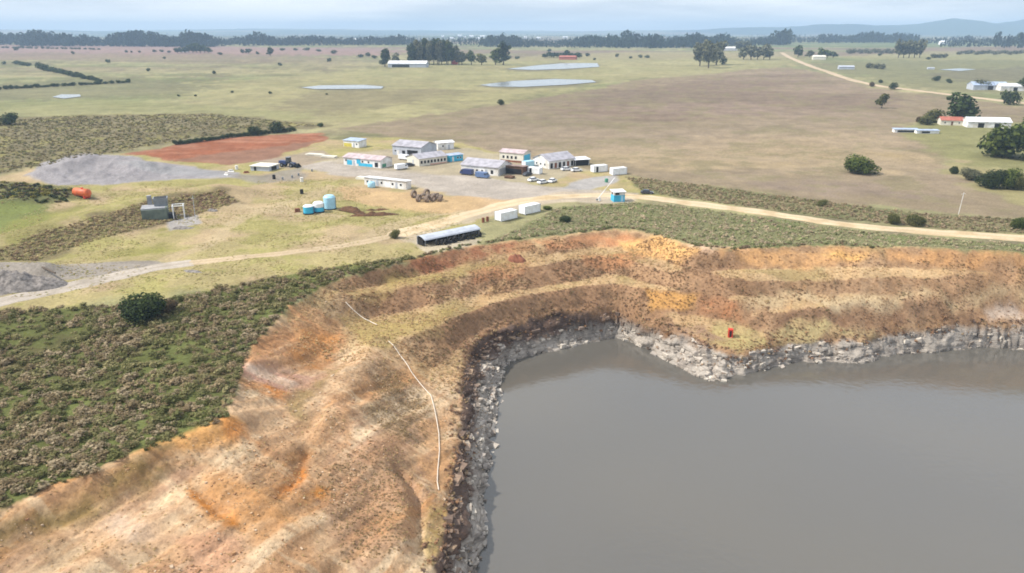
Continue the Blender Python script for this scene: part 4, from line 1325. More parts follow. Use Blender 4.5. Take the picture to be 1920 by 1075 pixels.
# ---- distant town: single houses of a few pixels
def far_house(name, px, py, wpx, hpx, label, cat, group=None, m="far_white", roof="far_white"):
    p = G(px, py); s = (p - Vector(CAM)).length / F
    Wd, Ht = wpx * s, hpx * s
    mb = MB().box(0, 0, -0.5, Wd, Wd * 0.5, Ht * 0.7 + 0.5)
    x, y, z0, z1 = Wd / 2, Wd * 0.27, Ht * 0.7, Ht
    mb.add([(-x, -y, z0), (x, -y, z0), (x, y, z0), (-x, y, z0), (-x, 0, z1), (x, 0, z1)], [(0, 1, 5, 4), (2, 3, 4, 5), (0, 4, 3), (1, 2, 5)])
    o = mb.build(name, M[m]); o.location = p; o.rotation_euler[2] = random.uniform(-0.3, 0.3)
    return tag(o, label, cat, group)


for px, py in ((575, 77), (590, 75), (612, 78), (632, 76), (668, 77), (690, 74), (742, 72), (765, 76), (830, 70), (848, 73), (862, 69), (872, 72), (884, 70), (896, 74), (905, 71),
               (925, 76), (948, 73), (962, 76), (985, 72), (1010, 74), (1060, 72), (1105, 77), (1140, 73), (1272, 74), (1288, 78), (560, 74)):
    far_house("house", px, py, random.uniform(4, 9), random.uniform(2.5, 4.5), "tiny pale house of the hazy town among the far skyline woods", "house", "houses of the distant town")
far_house("farmhouse", 343, 98, 14, 6, "small white farmhouse against the dark tree clump on the far left plain", "house")
far_house("farmhouse", 1366, 95, 26, 6, "long white farm roof behind the gum tree cluster right of centre", "house")
far_house("farmhouse", 1535, 112, 20, 7, "small cream house under trees beside the far country road", "house", m="wall_cream", roof="white")
far_house("farmhouse", 1586, 130, 24, 6, "low grey white shed in the olive field right of the country road", "shed", m="pale_grey")
far_house("farmhouse", 1065, 112, 30, 7, "low farm shed with reddish earth bank beyond the farther pond", "shed", m="roof_red")
far_house("farmhouse", 1770, 84, 14, 6, "tiny white house at the foot of the right hand hills", "house")
far_house("farmhouse", 1745, 130, 10, 3, "small pale hut in the field on the far right", "hut", m="pale_grey")
far_house("hut", 853, 121, 10, 8, "small red hut at the foot of the tall gum copse", "hut", m="red")


# ---- buildings
def roof_mb(L_, W_, z, rise, kind, ov=0.35, th=0.12):
    mb = MB(); x = L_ / 2 + ov; y = W_ / 2 + ov
    if kind == "gable":
        prof = [(-y, z), (0, z + rise), (y, z), (y, z + th), (0, z + rise + th), (-y, z + th)]
    elif kind == "mono":
        prof = [(-y, z), (y, z + rise), (y, z + rise + th), (-y, z + th)]
    elif kind == "mono_back":
        prof = [(-y, z + rise), (y, z), (y, z + th), (-y, z + rise + th)]
    else:
        prof = [(-y, z), (y, z), (y, z + th + 0.1), (-y, z + th + 0.1)]
    n = len(prof)
    vs = [(-x, a_, b_) for a_, b_ in prof] + [(x, a_, b_) for a_, b_ in prof]
    if kind == "gable":
        fs = [(0, 1, 7, 6), (1, 2, 8, 7), (2, 3, 9, 8), (3, 4, 10, 9), (4, 5, 11, 10), (5, 0, 6, 11), (0, 5, 4, 1), (1, 4, 3, 2), (6, 7, 10, 11), (7, 8, 9, 10)]
    else:
        fs = [(0, 1, 5, 4), (1, 2, 6, 5), (2, 3, 7, 6), (3, 0, 4, 7), (3, 2, 1, 0), (4, 5, 6, 7)]
    return mb.add(vs, fs)


def wall_mb(L_, W_, H, rise, kind):
    mb = MB(); x, y = L_ / 2, W_ / 2
    e = 0.01
    if kind == "gable": prof = [(-y, -0.4), (y, -0.4), (y, H - e), (0, H + rise - e), (-y, H - e)]
    elif kind == "mono": prof = [(-y, -0.4), (y, -0.4), (y, H + rise * 0.95 - e), (-y, H - e)]
    elif kind == "mono_back": prof = [(-y, -0.4), (y, -0.4), (y, H - e), (-y, H + rise * 0.95 - e)]
    else: prof = [(-y, -0.4), (y, -0.4), (y, H - e), (-y, H - e)]
    n = len(prof)
    vs = [(-x, a_, b_) for a_, b_ in prof] + [(x, a_, b_) for a_, b_ in prof]
    fs = [tuple(range(n)), tuple(range(2 * n - 1, n - 1, -1))] + [(i, (i + 1) % n, n + (i + 1) % n, n + i) for i in range(n)]
    return mb.add(vs, fs)


def side_box(L_, W_, side, u, z, w_, h_, out=0.05, deep=0.1):
    """a panel on a wall: side 'f' front, 'b' back, 'l' left end, 'r' right end; u along it from its centre"""
    mb = MB()
    if side == 'f': mb.box(u, -W_ / 2 - out + (deep) / 2, z, w_, deep, h_)
    elif side == 'b': mb.box(u, W_ / 2 + out - deep / 2, z, w_, deep, h_)
    elif side == 'l': mb.box(-L_ / 2 - out + deep / 2, u, z, deep, w_, h_)
    else: mb.box(L_ / 2 + out - deep / 2, u, z, deep, w_, h_)
    return mb


def building(name, label, cat, px, py, rz, L_, W_, H, rise, kind, wall, roof, feats=(), group=None):
    p = G(px, py)
    o = empty(name, (p.x, p.y, min(p.z, Z(p.x, p.y))), R(rz))
    tag(o, label, cat, group)
    wall_mb(L_, W_, H, rise, kind).build("wall", M[wall], o)
    roof_mb(L_, W_, H, rise, kind).build("roof", M[roof], o)
    for (pn, side, u, z, w_, h_, m_) in feats:
        out = {"door": 0.04, "window": 0.045, "panel": 0.03, "skirting": 0.02, "painted_opening": 0.035, "awning": 0.06}.get(pn, 0.04)  # openings are shallow panels; the black ones paint the shade inside
        f_ = side_box(L_, W_, side, u, z, w_, h_, out).build(pn, M[m_], o)
        if pn == "window":
            f_.data.materials[0] = M["white"]
            side_box(L_, W_, side, u, z + 0.08, w_ - 0.16, h_ - 0.16, out + 0.02).build("pane", M[m_], f_)
    return o


win = lambda side, us, z=1.0, w_=0.9, h_=0.9: [("window", side, u, z, w_, h_, "glass") for u in us]
building("hut", "small white hut with a yellow green front panel, at the back of the yard", "hut", 666, 275, -28, 9, 5.5, 2.9, 0.5, "mono", "white", "roof_blue",
         [("panel", 'f', -2.0, 0.05, 4.6, 1.7, "yellow_paint"), ("door", 'f', 1.6, 0, 0.9, 2.0, "pale_grey")] + win('f', [3.2], 1.1))
building("workshop", "long grey roofed building with cyan blue panels along its white front", "building", 690, 310, -28, 18.5, 7.5, 3.0, 1.2, "gable", "white", "roof_pink",
         [("panel", 'f', -6.2, 0.2, 2.6, 1.9, "cyan"), ("panel", 'f', -1.6, 0.9, 2.0, 1.8, "cyan"), ("skirting", 'f', 1.8, 0.1, 7.0, 1.2, "cyan"), ("panel", 'r', -1.5, 0.1, 2.6, 1.4, "green_paint"),
          ("painted_opening", 'f', 7.2, 0.3, 1.6, 1.8, "dark"), ("door", 'f', -3.9, 0, 1.0, 2.1, "pale_grey")] + win('f', [-7.9, 0.4, 3.4], 1.5))
building("shed", "wide grey roofed shed with a dark open bay, rearmost of the yard", "shed", 778, 289, -28, 15, 12, 4.0, 1.8, "gable", "pale_grey", "roof_grey",
         [("painted_opening", 'f', 3.0, 0, 5.5, 2.6, "dark"), ("painted_opening", 'f', -1.6, 0, 1.6, 2.2, "dark"), ("door", 'f', -4.6, 0, 1.1, 2.1, "white")] + win('f', [-6], 1.4) + win('l', [-2, 2], 1.4))
building("hut", "bright white roofed hut behind the right end of the wide grey shed", "hut", 832, 279, 30, 8, 5, 2.9, 0.7, "gable", "white", "roof_white",
         [("door", 'f', 1.5, 0, 0.9, 2.0, "pale_grey")] + win('f', [-1.5], 1.1))
building("dormitory", "grey roofed block with a row of dark windows and pink skirting", "building", 801, 306, 40, 13.5, 9, 2.8, 1.5, "gable", "wall_cream", "roof_grey",
         [("window", 'f', -5.6 + 1.6 * k, 0.8, 1.1, 1.3, "dark") for k in range(8)] + [("skirting", 'f', 2.5, 0.02, 8, 0.5, "pink_paint"), ("door", 'l', 0, 0, 1, 2.1, "pale_grey")])
building("cabin", "small cyan cabin with a pale roof beside the block of dark windows", "cabin", 852, 302, 40, 6.5, 3.2, 2.5, 0.3, "mono", "cyan", "roof_blue",
         [("door", 'f', -1.8, 0, 0.9, 2.0, "white")] + win('f', [0.6, 2.0], 1.0))
building("office", "grey gabled building with a white front, behind the two blue vans", "building", 912, 323, -28, 16, 10.5, 3.0, 2.0, "gable", "white", "roof_grey",
         [("door", 'f', 3.0, 0, 1.0, 2.1, "pale_grey"), ("painted_opening", 'f', 5.4, 0.6, 1.1, 1.4, "dark")] + win('f', [-6, -3.5, -1, 1.2], 1.0) + [("panel", 'r', 0, 0.1, 8.4, 2.4, "concrete")])
building("open_shed", "brown roofed open shed with a dark front beside the grey gabled building", "shed", 968, 325, -25, 7.5, 5, 2.6, 0.5, "mono_back", "brown", "roof_brown",
         [("painted_opening", 'f', 0, 0.1, 6.6, 2.0, "dark"), ("panel", 'r', 0, 0.1, 1.0, 2.2, "rust")])
building("store", "brownish roofed store with a cyan end wall, behind the open brown shed", "building", 966, 302, -28, 11, 7, 3.8, 1.0, "gable", "wall_cream", "roof_pink",
         [("window", 'f', -3.6 + 1.9 * k, 1.4, 1.1, 1.3, "dark") for k in range(4)] + [("panel", 'r', 0, 0.1, 5.6, 3.0, "cyan"), ("skirting", 'f', 0, 0.05, 10, 0.8, "rust")])
building("canteen", "large pale gabled building with a post lined porch, right of the yard", "building", 1038, 311, 38, 13.5, 10, 2.9, 2.2, "gable", "white", "roof_grey",
         [("painted_opening", 'f', -5.4 + 2.15 * k, 0.1, 1.2, 2.0, ("dark", "rust", "dark", "glass", "rust", "dark")[k]) for k in range(6)] + win('l', [-2.5, 0, 2.5], 1.0))
building("carport", "small white lean-to roof over parked cars, at the right end of the yard", "carport", 1087, 309, 20, 6.5, 4.5, 2.3, 0.4, "mono", "dark", "roof_white",  # black walls paint the shade under the lean-to roof
         [("post", 'f', -3.0, 0, 0.15, 2.3, "white"), ("post", 'f', 3.0, 0, 0.15, 2.3, "white")])


def container(label, px, py, rz, L_=6.0, W_=2.5, H=2.6, m="white_metal", group=None, dark=True):
    p = G(px, py)
    o = empty("container", p, R(rz)); tag(o, label, "container", group)
    MB().box(0, 0, 0.12, L_, W_, H - 0.12).build("box", M[m], o, 0.03)
    for sx in (-1, 1):
        for sy in (-1, 1):
            MB().box(sx * (L_ / 2 - 0.02), sy * (W_ / 2 - 0.02), 0, 0.16, 0.16, H + 0.03).build("corner_post", M["pale_grey"], o)
    d = side_box(L_, W_, 'l', 0, 0.2, W_ - 0.3, H - 0.35, 0.03).build("door", M["white_metal"], o)
    MB().tube((-L_ / 2 - 0.06, -0.2, 0.3), (-L_ / 2 - 0.06, -0.2, H - 0.3), 0.025, n=6).build("lock_bar", M["steel"], d)
    if dark:
        side_box(L_, W_, 'f', -L_ / 4, 0.2, 0.9, 2.0, 0.03).build("side_door", M["dark"], o)
    return o


container("white container with a dark doorway, left of the pair behind the booth", 1123, 322, 25)
container("plain white container, right of the pair behind the booth", 1159, 327, 25, dark=False)
container("white container beside the road, nearer the long tyre shed", 949, 411, 44, 6.3, 2.7, 2.5, dark=False)
container("white container beside the road, farther up from the tyre shed", 993, 399, 44, 6.3, 2.7, 2.5, dark=False)

# booth and barrier at the gate
p = G(1158, 377)
o = empty("guard_booth", p, R(12)); tag(o, "cyan guard booth with a white top at the road gate", "booth")
MB().box(0, 0, -0.2, 3.6, 3.0, 2.3).build("lower_wall", M["cyan"], o)
MB().box(0, 0, 2.1, 3.64, 3.04, 0.95).build("upper_wall", M["white"], o)
roof_mb(3.6, 3.0, 3.06, 0.25, "mono").build("roof", M["roof_white"], o)
side_box(3.6, 3.0, 'f', 0.9, 0, 0.8, 1.95, 0.03).build("door", M["pale_blue"], o)
side_box(3.6, 3.0, 'f', -0.7, 2.2, 1.3, 0.7, 0.05).build("window", M["glass"], o)
side_box(3.6, 3.0, 'l', 0, 2.2, 1.6, 0.7, 0.05).build("window", M["glass"], o)
p = G(1124, 377)
o = empty("barrier_gate", p, R(38)); tag(o, "long white raised barrier pole across the road by the cyan booth", "barrier")
MB().box(0, 0, -0.2, 0.5, 0.4, 1.3).build("post", M["white_metal"], o, 0.03)
MB().tube((-0.8, 0, 0.75), (6.4, 0, 6.6), 0.13, 0.09, 8).build("boom", M["white"], o)
MB().box(-1.1, 0, 0.3, 0.6, 0.35, 0.5).build("counterweight", M["steel"], o)
p = G(1137, 342)
o = MB().lathe([(0.55, 0), (0.62, 0.1), (0.62, 1.2), (0.5, 1.35), (0.1, 1.4)], n=14).build("water_drum", M["green_paint"]); o.location = p
tag(o, "small green drum beside the raised barrier pole", "drum")


# ---- vehicles
def make_car(label, px, py, rz, paint, group=None, kind="car", src=None):
    p = G(px, py)
    if src is None:
        o = empty(kind, p, R(rz))
        if kind == "car":
            b_ = MB()
            prof = [(-2.1, .35), (-2.1, .75), (-2.0, .92), (-1.2, .98), (0.9, .95), (1.9, .78), (2.1, .65), (2.1, .35)]
            n = len(prof); vs = [(x, -0.86, z) for x, z in prof] + [(x, 0.86, z) for x, z in prof]
            b_.add(vs, [tuple(range(n)), tuple(range(2 * n - 1, n - 1, -1))] + [(i, (i + 1) % n, n + (i + 1) % n, n + i) for i in range(n)])
            b_.box(-0.35, 0, 1.40, 1.7, 1.36, 0.07)
            b_.build("body", M[paint], o, 0.03)
            MB().box(-0.3, 0, 0.94, 2.6, 1.62, 0.47, taper=0.72).build("windows", M["glass"], o)
            wx_ = (-1.3, 1.3); r_ = 0.32
            for sy in (-1, 1):
                MB().box(2.08, sy * 0.62, 0.6, 0.06, 0.3, 0.14).build("headlight", M["white"], o)
        else:
            b_ = MB().box(-0.45, 0, 0.45, 3.9, 1.95, 1.75)
            prof = [(1.5, .45), (1.5, 2.15), (1.95, 2.1), (2.5, 1.35), (2.75, 1.1), (2.75, .45)]
            n = len(prof); vs = [(x, -0.95, z) for x, z in prof] + [(x, 0.95, z) for x, z in prof]
            b_.add(vs, [tuple(range(n)), tuple(range(2 * n - 1, n - 1, -1))] + [(i, (i + 1) % n, n + (i + 1) % n, n + i) for i in range(n)])
            b_.build("body", M[paint], o)
            MB().add([(2.0, -0.82, 2.06), (2.0, 0.82, 2.06), (2.52, 0.86, 1.4), (2.52, -0.86, 1.4)], [(0, 1, 2, 3)]).build("windscreen", M["glass"], o)
            for sy in (-1, 1):
                MB().box(1.75, sy * 0.96, 1.3, 0.7, 0.04, 0.55).build("side_window", M["glass"], o)
            wx_ = (-1.5, 1.8); r_ = 0.38
        for x in wx_:
            for sy in (-1, 1):
                w_ = MB().lathe([(r_ * 0.7, -0.11), (r_, -0.08), (r_, 0.08), (r_ * 0.7, 0.11)], (x, sy * 0.78, r_), 'y', 14).build("wheel", M["tyre"], o)
                MB().lathe([(r_ * 0.55, -0.12), (r_ * 0.55, 0.12)], (x, sy * 0.78, r_), 'y', 10).build("rim", M["steel"], w_)
    else:
        o = copy_tree(src); o.location = p; o.rotation_euler = (0, 0, R(rz))
    tag(o, label, kind, group)
    return o


gw = "white cars parked in the yard"
c0 = make_car("white parked car, leftmost of the three in front of the canteen", 1000, 340, 40, "car_white", gw)
make_car("white parked car, middle of the three in front of the canteen", 1018, 344, 40, "car_white", gw, src=c0)
make_car("white parked car standing apart at the right of the row of three", 1036, 342, 60, "car_white", gw, src=c0)
make_car("white car parked at the left edge of the white lean-to roof", 1062, 320, 20, "car_white", gw, src=c0)
make_car("white car parked below the right of the white lean-to roof", 1081, 322, 20, "car_white", gw, src=c0)
make_car("dark car driving on the dirt road, right of the booth", 1213, 364, -12, "car_dark")
make_car("dark car parked between the open brown shed and the white cars", 989, 330, 50, "car_dark")
make_car("dark blue van parked at the left in front of the white fronted building", 876, 328, 150, "navy", kind="van")
make_car("grey blue van parked right behind the dark blue van", 904, 334, -28, "blue_body", kind="van")

# wheel loader by the crusher slab
p = G(539, 313)
o = empty("loader", p, R(-20)); tag(o, "dark blue loader machine beside the flat white slab roof", "loader")
MB().box(-1.6, 0, 1.2, 3.6, 2.2, 1.3, taper=0.9).build("body", M["navy"], o, 0.08)
MB().box(0.8, 0, 1.5, 1.6, 1.8, 2.3, taper=0.85).build("cab", M["glass"], o)
MB().box(0.8, 0, 3.8, 1.7, 1.9, 0.15).build("cab_roof", M["steel"], o)
MB().box(2.6, 0, 1.0, 2.0, 1.4, 0.9).build("front_frame", M["navy"], o)
MB().tube((2.0, -0.6, 2.0), (4.6, -0.6, 0.9), 0.16, n=6).tube((2.0, 0.6, 2.0), (4.6, 0.6, 0.9), 0.16, n=6).build("lift_arm", M["steel"], o)
MB().add([(4.4, -1.5, .3), (5.6, -1.5, .25), (4.4, -1.5, 1.5), (4.4, 1.5, .3), (5.6, 1.5, .25), (4.4, 1.5, 1.5)], [(0, 1, 2), (5, 4, 3), (0, 3, 4, 1), (0, 2, 5, 3)]).build("bucket", M["dark"], o)
for x in (-1.7, 2.6):
    for sy in (-1, 1):
        w_ = MB().lathe([(0.55, -0.35), (0.85, -0.28), (0.85, 0.28), (0.55, 0.35)], (x, sy * 1.2, 0.85), 'y', 16).build("wheel", M["tyre"], o)
        MB().lathe([(0.4, -0.37), (0.4, 0.37)], (x, sy * 1.2, 0.85), 'y', 12).build("rim", M["steel"], w_)
building("slab_hut", "low hut with a flat pale slab roof beside the dark loader", "hut", 497, 318, -15, 8, 7, 1.7, 0.2, "flat", "pale_grey", "wall_cream", [("painted_opening", 'r', 0, 0.1, 3.5, 1.3, "dark"), ("door", 'f', -2, 0, 1, 1.6, "dark")])
for k, (px, py, m_, lab) in enumerate(((514, 336, "dark", "black drum in front of the flat slab hut"), (566, 341, "white", "white drum on the bare ground right of the loader"),
                                       (566, 364, "dark", "black drum alone on the grass below the white drum"), (444, 318, "white", "white drum at the left of the flat slab hut"))):
    o = MB().lathe([(0.5, 0), (0.56, 0.05), (0.56, 0.7), (0.6, 0.75), (0.56, 0.8), (0.56, 1.5), (0.5, 1.55)], n=14).build("drum", M[m_]); o.location = G(px, py)
    tag(o, lab, "drum")
for px, py, lab in ((906, 417, "dark red drum by the road, left of a close pair"), (914, 415, "dark red drum by the road, right of a close pair")):
    o = MB().lathe([(0.35, 0), (0.4, 0.05), (0.4, 0.55), (0.43, 0.6), (0.4, 0.65), (0.4, 1.35), (0.3, 1.4)], n=12).build("drum", M["rust"]); o.location = G(px, py)
    tag(o, lab, "drum")

# long white row with tank
building("prefab", "long low white prefab with dark windows, across the gravel from the workshop", "building", 727, 350, -27, 17.5, 3.0, 2.5, 0.25, "mono_back", "white", "roof_white",
         [("door", 'f', -3.2, 0, 0.9, 2.0, "pale_grey"), ("door", 'f', 4.8, 0, 0.9, 2.0, "pale_grey"), ("panel", 'f', 0.8, 0.2, 3.0, 1.9, "white_metal")] + [("window", 'f', u, 0.9, 0.9, 0.9, "dark") for u in (-7.4, -1.4, 3.2, 6.6)])
p = G(697, 352)
o = empty("round_tank", p); tag(o, "round pale blue water tank in front of the long white prefab", "tank")
MB().lathe([(1.25, 0), (1.35, 0.3), (1.35, 1.5), (1.1, 1.9), (0.3, 2.1)], n=20).build("shell", M["pale_blue"], o, smooth=True)
MB().lathe([(0.32, 2.08), (0.32, 2.25), (0.1, 2.28)], n=12).build("lid", M["steel"], o)

# three silos
for px, py, r_, h_, m_, rz, lab in ((579, 401, 1.5, 2.7, "cyan", 0, "squat cyan tank, left of the three on the yard grass"),
                                     (598, 398, 1.55, 3.2, "pale_blue", 0, "pale blue tank with cyan side, middle of the three on the grass"),
                                     (619, 392, 1.75, 4.4, "pale_blue", 0, "tall white blue tank, right of the three on the yard grass")):
    p = G(px, py)
    o = empty("storage_tank", p); tag(o, lab, "tank")
    MB().lathe([(r_ * 0.97, 0.3), (r_, 0.4), (r_, h_ * 0.82)], n=22).build("shell", M["cyan" if m_ == "cyan" or px == 598 else "pale_blue"], o)
    MB().lathe([(r_ + 0.03, h_ * (0.82 if m_ == "cyan" else 0.5)), (r_ + 0.03, h_ * 0.84), (r_ * 0.75, h_ * 0.96), (r_ * 0.2, h_)], n=22).build("dome", M["white_metal" if px != 619 else "pale_blue"], o)
    MB().lathe([(r_ * 1.1, -0.3), (r_ * 1.1, 0.3)], n=18).build("dark_base", M["dark"], o)  # black disc below the shell
    MB().tube((r_ + 0.08, -0.2, 0.1), (r_ + 0.08, -0.2, h_ * 0.8), 0.05, n=6).tube((r_ + 0.08, 0.2, 0.1), (r_ + 0.08, 0.2, h_ * 0.8), 0.05, n=6).build("ladder", M["steel"], o)
o = MB().box(0, 0, -0.2, 1.6, 1.2, 1.3, taper=0.85).build("crate", M["rust"], bevel=0.05); o.location = G(558, 398); o.rotation_euler[2] = 0.4
tag(o, "rust brown crate left of the cyan tank", "crate")


def heap(name, label, cat, px, py, rz, L_, W_, H, m_, seed, n=26):
    """a lumpy dumped heap"""
    vs, fs = [], []
    for j in range(n + 1):
        for i in range(n + 1):
            u, v = i / n * 2 - 1, j / n * 2 - 1
            rr = math.hypot(u, v)
            x, y = u * L_ / 2, v * W_ / 2
            f_ = max(0.0, 1 - rr ** 1.6)
            nn = float(fbm(np.array([x + seed * 9.1]), np.array([y]), 1.8, 4, seed, 0.7)[0])
            vs.append((x, y, f_ ** 0.8 * H * (1 + 0.45 * nn) - 0.25))
    for j in range(n):
        for i in range(n):
            a_ = j * (n + 1) + i
            fs.append((a_, a_ + 1, a_ + n + 2, a_ + n + 1))
    o = MB().add(vs, fs).build(name, M[m_], smooth=True)
    o.location = G(px, py); o.rotation_euler[2] = R(rz)
    return tag(o, label, cat)


heap("soil_heap", "dark brown soil heap right behind the tall tank", "heap", 658, 394, -38, 9, 3.2, 1.5, "soil", 3)
heap("soil_heap", "long low ridge of brown soil right of the tanks", "heap", 702, 404, 8, 15, 3.4, 1.1, "soil", 4)
heap("soil_heap", "thin brown soil ridge behind the long low ridge", "heap", 705, 394, 14, 10, 1.8, 0.7, "soil", 5)
heap("rubble_heap", "large grey rubble heap at the left end of the track", "heap", 22, 540, 12, 22, 9, 3.0, "rubble", 6, 40)
heap("rubble_heap", "pale rubble spilled at the foot of the concrete hopper", "heap", 343, 428, 5, 8, 3.6, 0.8, "rubble", 7)
heap("rubble_heap", "small pale rubble spill at the elbow of the track", "heap", 362, 510, -20, 6.5, 2.4, 0.55, "rubble", 8)
heap("earth_mound", "reddish brown rock lump on the upper bench of the pit", "heap", 968, 488, -10, 5, 3, 1.6, "rust", 9)
o = MB().tube((-5.5, 0, 0.25), (5.5, 0, 0.3), 0.28, 0.18, 8).build("log", M_BARK); o.location = G(84, 506); o.rotation_euler[2] = R(-38)
tag(o, "long dark log lying above the grey rubble heap", "log")

# big brown tyres
k = 0
gt = "worn brown tyres dumped by the long white prefab"
def tyre_mesh(R_, w_, m_, n=18):
    pr = [(R_ * 0.55, -w_ * 0.42), (R_ * 0.9, -w_ * 0.5), (R_, -w_ * 0.35), (R_, w_ * 0.35), (R_ * 0.9, w_ * 0.5), (R_ * 0.55, w_ * 0.42), (R_ * 0.55, -w_ * 0.42)]
    mb = MB(); vs, m2 = [], len(pr)
    for r_, h_ in pr[:-1]:
        for q_ in range(n):
            t = 2 * math.pi * q_ / n; vs.append((r_ * math.cos(t), h_, r_ * math.sin(t)))
    m3 = m2 - 1
    fs = [(i * n + q_, i * n + (q_ + 1) % n, ((i + 1) % m3) * n + (q_ + 1) % n, ((i + 1) % m3) * n + q_) for i in range(m3) for q_ in range(n)]
    return mb.add(vs, fs)


t0 = tyre_mesh(1.25, 0.95, "brown_tyre").build("tyre", M["brown_tyre"])
for px, py, rz, tilt in ((776, 371, 60, 0), (785, 378, 70, 12), (793, 374, 40, 30), (801, 379, 75, 8), (806, 371, 20, 70), (812, 377, 60, 15), (820, 374, 40, 50), (826, 377, 80, 20), (800, 367, 50, 10), (816, 368, 30, 80)):
    o = t0 if k == 0 else t0.copy()
    if k: col.objects.link(o)
    k += 1
    p = G(px, py); o.location = (p.x, p.y, p.z + 1.2 - 0.7 * math.sin(R(tilt))); o.rotation_euler = (R(tilt), 0, R(rz))
    tag(o, "large worn brown tyre in the heap beside the long white prefab", "tyre", gt)

# long tyre shed
p = G(843, 449)
o = empty("tyre_shed", p, R(40)); tag(o, "long low shed with a pale grey roof, black open end and tyres along its front", "shed")
Ls, Ws = 17.5, 3.6
prof = [(-Ws / 2, 1.45), (-Ws / 2 + 0.25, 1.75), (-0.5, 2.15), (0.8, 2.3), (Ws / 2, 2.0), (Ws / 2, -0.3), (Ws / 2 - 0.12, -0.3), (Ws / 2 - 0.12, 1.9), (0.8, 2.18), (-0.5, 2.03), (-Ws / 2 + 0.35, 1.63), (-Ws / 2 + 0.1, 1.45)]
n = len(prof)
vs = [(-Ls / 2, a_, b_) for a_, b_ in prof] + [(Ls / 2, a_, b_) for a_, b_ in prof]
MB().add(vs, [(i, (i + 1) % n, n + (i + 1) % n, n + i) for i in range(n)] + [(0, 11, 10, 1), (1, 10, 9, 2), (2, 9, 8, 3), (3, 8, 7, 4), (4, 7, 6, 5),
              (n, n + 1, n + 10, n + 11), (n + 1, n + 2, n + 9, n + 10), (n + 2, n + 3, n + 8, n + 9), (n + 3, n + 4, n + 7, n + 8), (n + 4, n + 5, n + 6, n + 7)]).build("roof", M["pale_grey"], o)
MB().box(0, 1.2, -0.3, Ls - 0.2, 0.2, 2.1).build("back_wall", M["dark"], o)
MB().box(Ls / 2 - 0.15, 0, -0.3, 0.1, Ws - 0.4, 1.9).build("end_wall", M["concrete"], o)
for k in range(6):
    MB().tube((-Ls / 2 + 0.3 + k * (Ls - 0.6) / 5, -Ws / 2 + 0.2, -0.3), (-Ls / 2 + 0.3 + k * (Ls - 0.6) / 5, -Ws / 2 + 0.2, 1.5), 0.07, n=6).build("post", M["steel"], o)
MB().box(-Ls / 2 - 0.05, 0.1, 0.0, 0.06, 2.4, 1.75).build("painted_opening", M["dark"], o)  # black sheet, the shade inside the open end put in as colour
t1 = tyre_mesh(0.75, 0.5, "tyre", 16).build("tyre", M["tyre"])
ux, uy = math.cos(R(40)), math.sin(R(40))
k = 0
for i in range(15):
    a_ = -5.2 + i * 0.9 + random.uniform(-.2, .2); off_ = -2.5 - (i % 3) * 0.35 + random.uniform(-.2, .2)
    x, y = p.x + ux * a_ - uy * off_, p.y + uy * a_ + ux * off_
    o2 = t1 if k == 0 else t1.copy()
    if k: col.objects.link(o2)
    k += 1
    flat = (i % 4 == 3)
    o2.location = (x, y, Z(x, y) + (0.22 if flat else 0.68)); o2.rotation_euler = (R(88 if flat else random.uniform(-15, 20)), 0, R(40 + random.uniform(-50, 50)))
    tag(o2, "black tyre in the row along the front of the long grey roofed shed", "tyre", "black tyres along the long shed")

# orange tank
p = G(155, 370)
o = empty("orange_tank", p, R(-22)); tag(o, "orange tank lying on its side at the edge of the gravel pad", "tank")
MB().lathe([(0.3, -3.2), (1.0, -3.05), (1.3, -2.7), (1.3, 2.7), (1.0, 3.05), (0.3, 3.2)], (0, 0, 1.5), 'x', 20).build("shell", M["orange"], o, smooth=True)
MB().lathe([(0.35, 0), (0.35, 0.35)], (0.4, 0, 2.75), 'z', 12).build("hatch", M["red"], o)
for x in (-1.9, 1.9):
    MB().box(x, 0, -0.2, 0.5, 2.2, 0.9).build("saddle", M["red"], o)

# concrete hopper
p = G(322, 412)
o = empty("hopper", p, R(22)); tag(o, "derelict concrete loading hopper with retaining walls and a pale steel frame", "hopper")
MB().box(-4.2, 0, -0.4, 6.4, 0.5, 3.6).build("front_wall", M["green_concrete"], o)
MB().box(-7.2, 3.0, -0.4, 0.5, 6.0, 3.4).build("side_wall", M["green_concrete"], o)
MB().box(-1.0, 3.2, -0.4, 0.5, 5.8, 3.9).build("side_wall", M["green_concrete"], o)
MB().box(-4.1, 3.4, 3.0, 6.8, 5.6, 0.45).build("deck", M["concrete"], o)
MB().box(-5.4, 6.6, 2.8, 1.2, 1.0, 3.2).build("pillar", M["concrete"], o)
MB().box(-2.4, 4.6, 3.45, 3.4, 3.0, 2.2, taper=1.12).build("bin", M["steel"], o)
MB().box(-2.4, 4.6, 5.66, 3.2, 2.8, 0.06).build("bin_mouth_shade", M["dark"], o)  # black sheet on the solid bin, painted as its shaded hollow
f_ = MB()
for x in (0.6, 3.4):
    for y in (0.2, 3.0):
        f_.tube((x, y, -0.3), (x, y, 3.7), 0.13, n=6)
for y in (0.2, 3.0):
    f_.tube((0.4, y, 3.7), (3.7, y, 3.7), 0.12, n=6)
for x in (0.6, 3.4):
    f_.tube((x, 0.2, 3.7), (x, 3.0, 3.7), 0.1, n=6)
f_.build("frame", M["white_metal"], o)
MB().box(-0.1, 1.6, 0, 2.2, 2.2, 1.6).build("chute", M["dark"], o)
p = G(413, 402)
o = MB().tube((0, 0, -0.3), (0.15, 0, 6.5), 0.08, 0.06, 6).tube((-0.5, 0, 5.6), (0.7, 0, 5.7), 0.04, n=5).build("utility_pole", M["pale_grey"]); o.location = G(366, 408)
tag(o, "thin pale pole beside the concrete hopper", "pole")
heap("rubble_heap", "small white rubble pile right of the hopper frame", "heap", 398, 396, 0, 3.6, 2.2, 1.2, "rubble", 12)

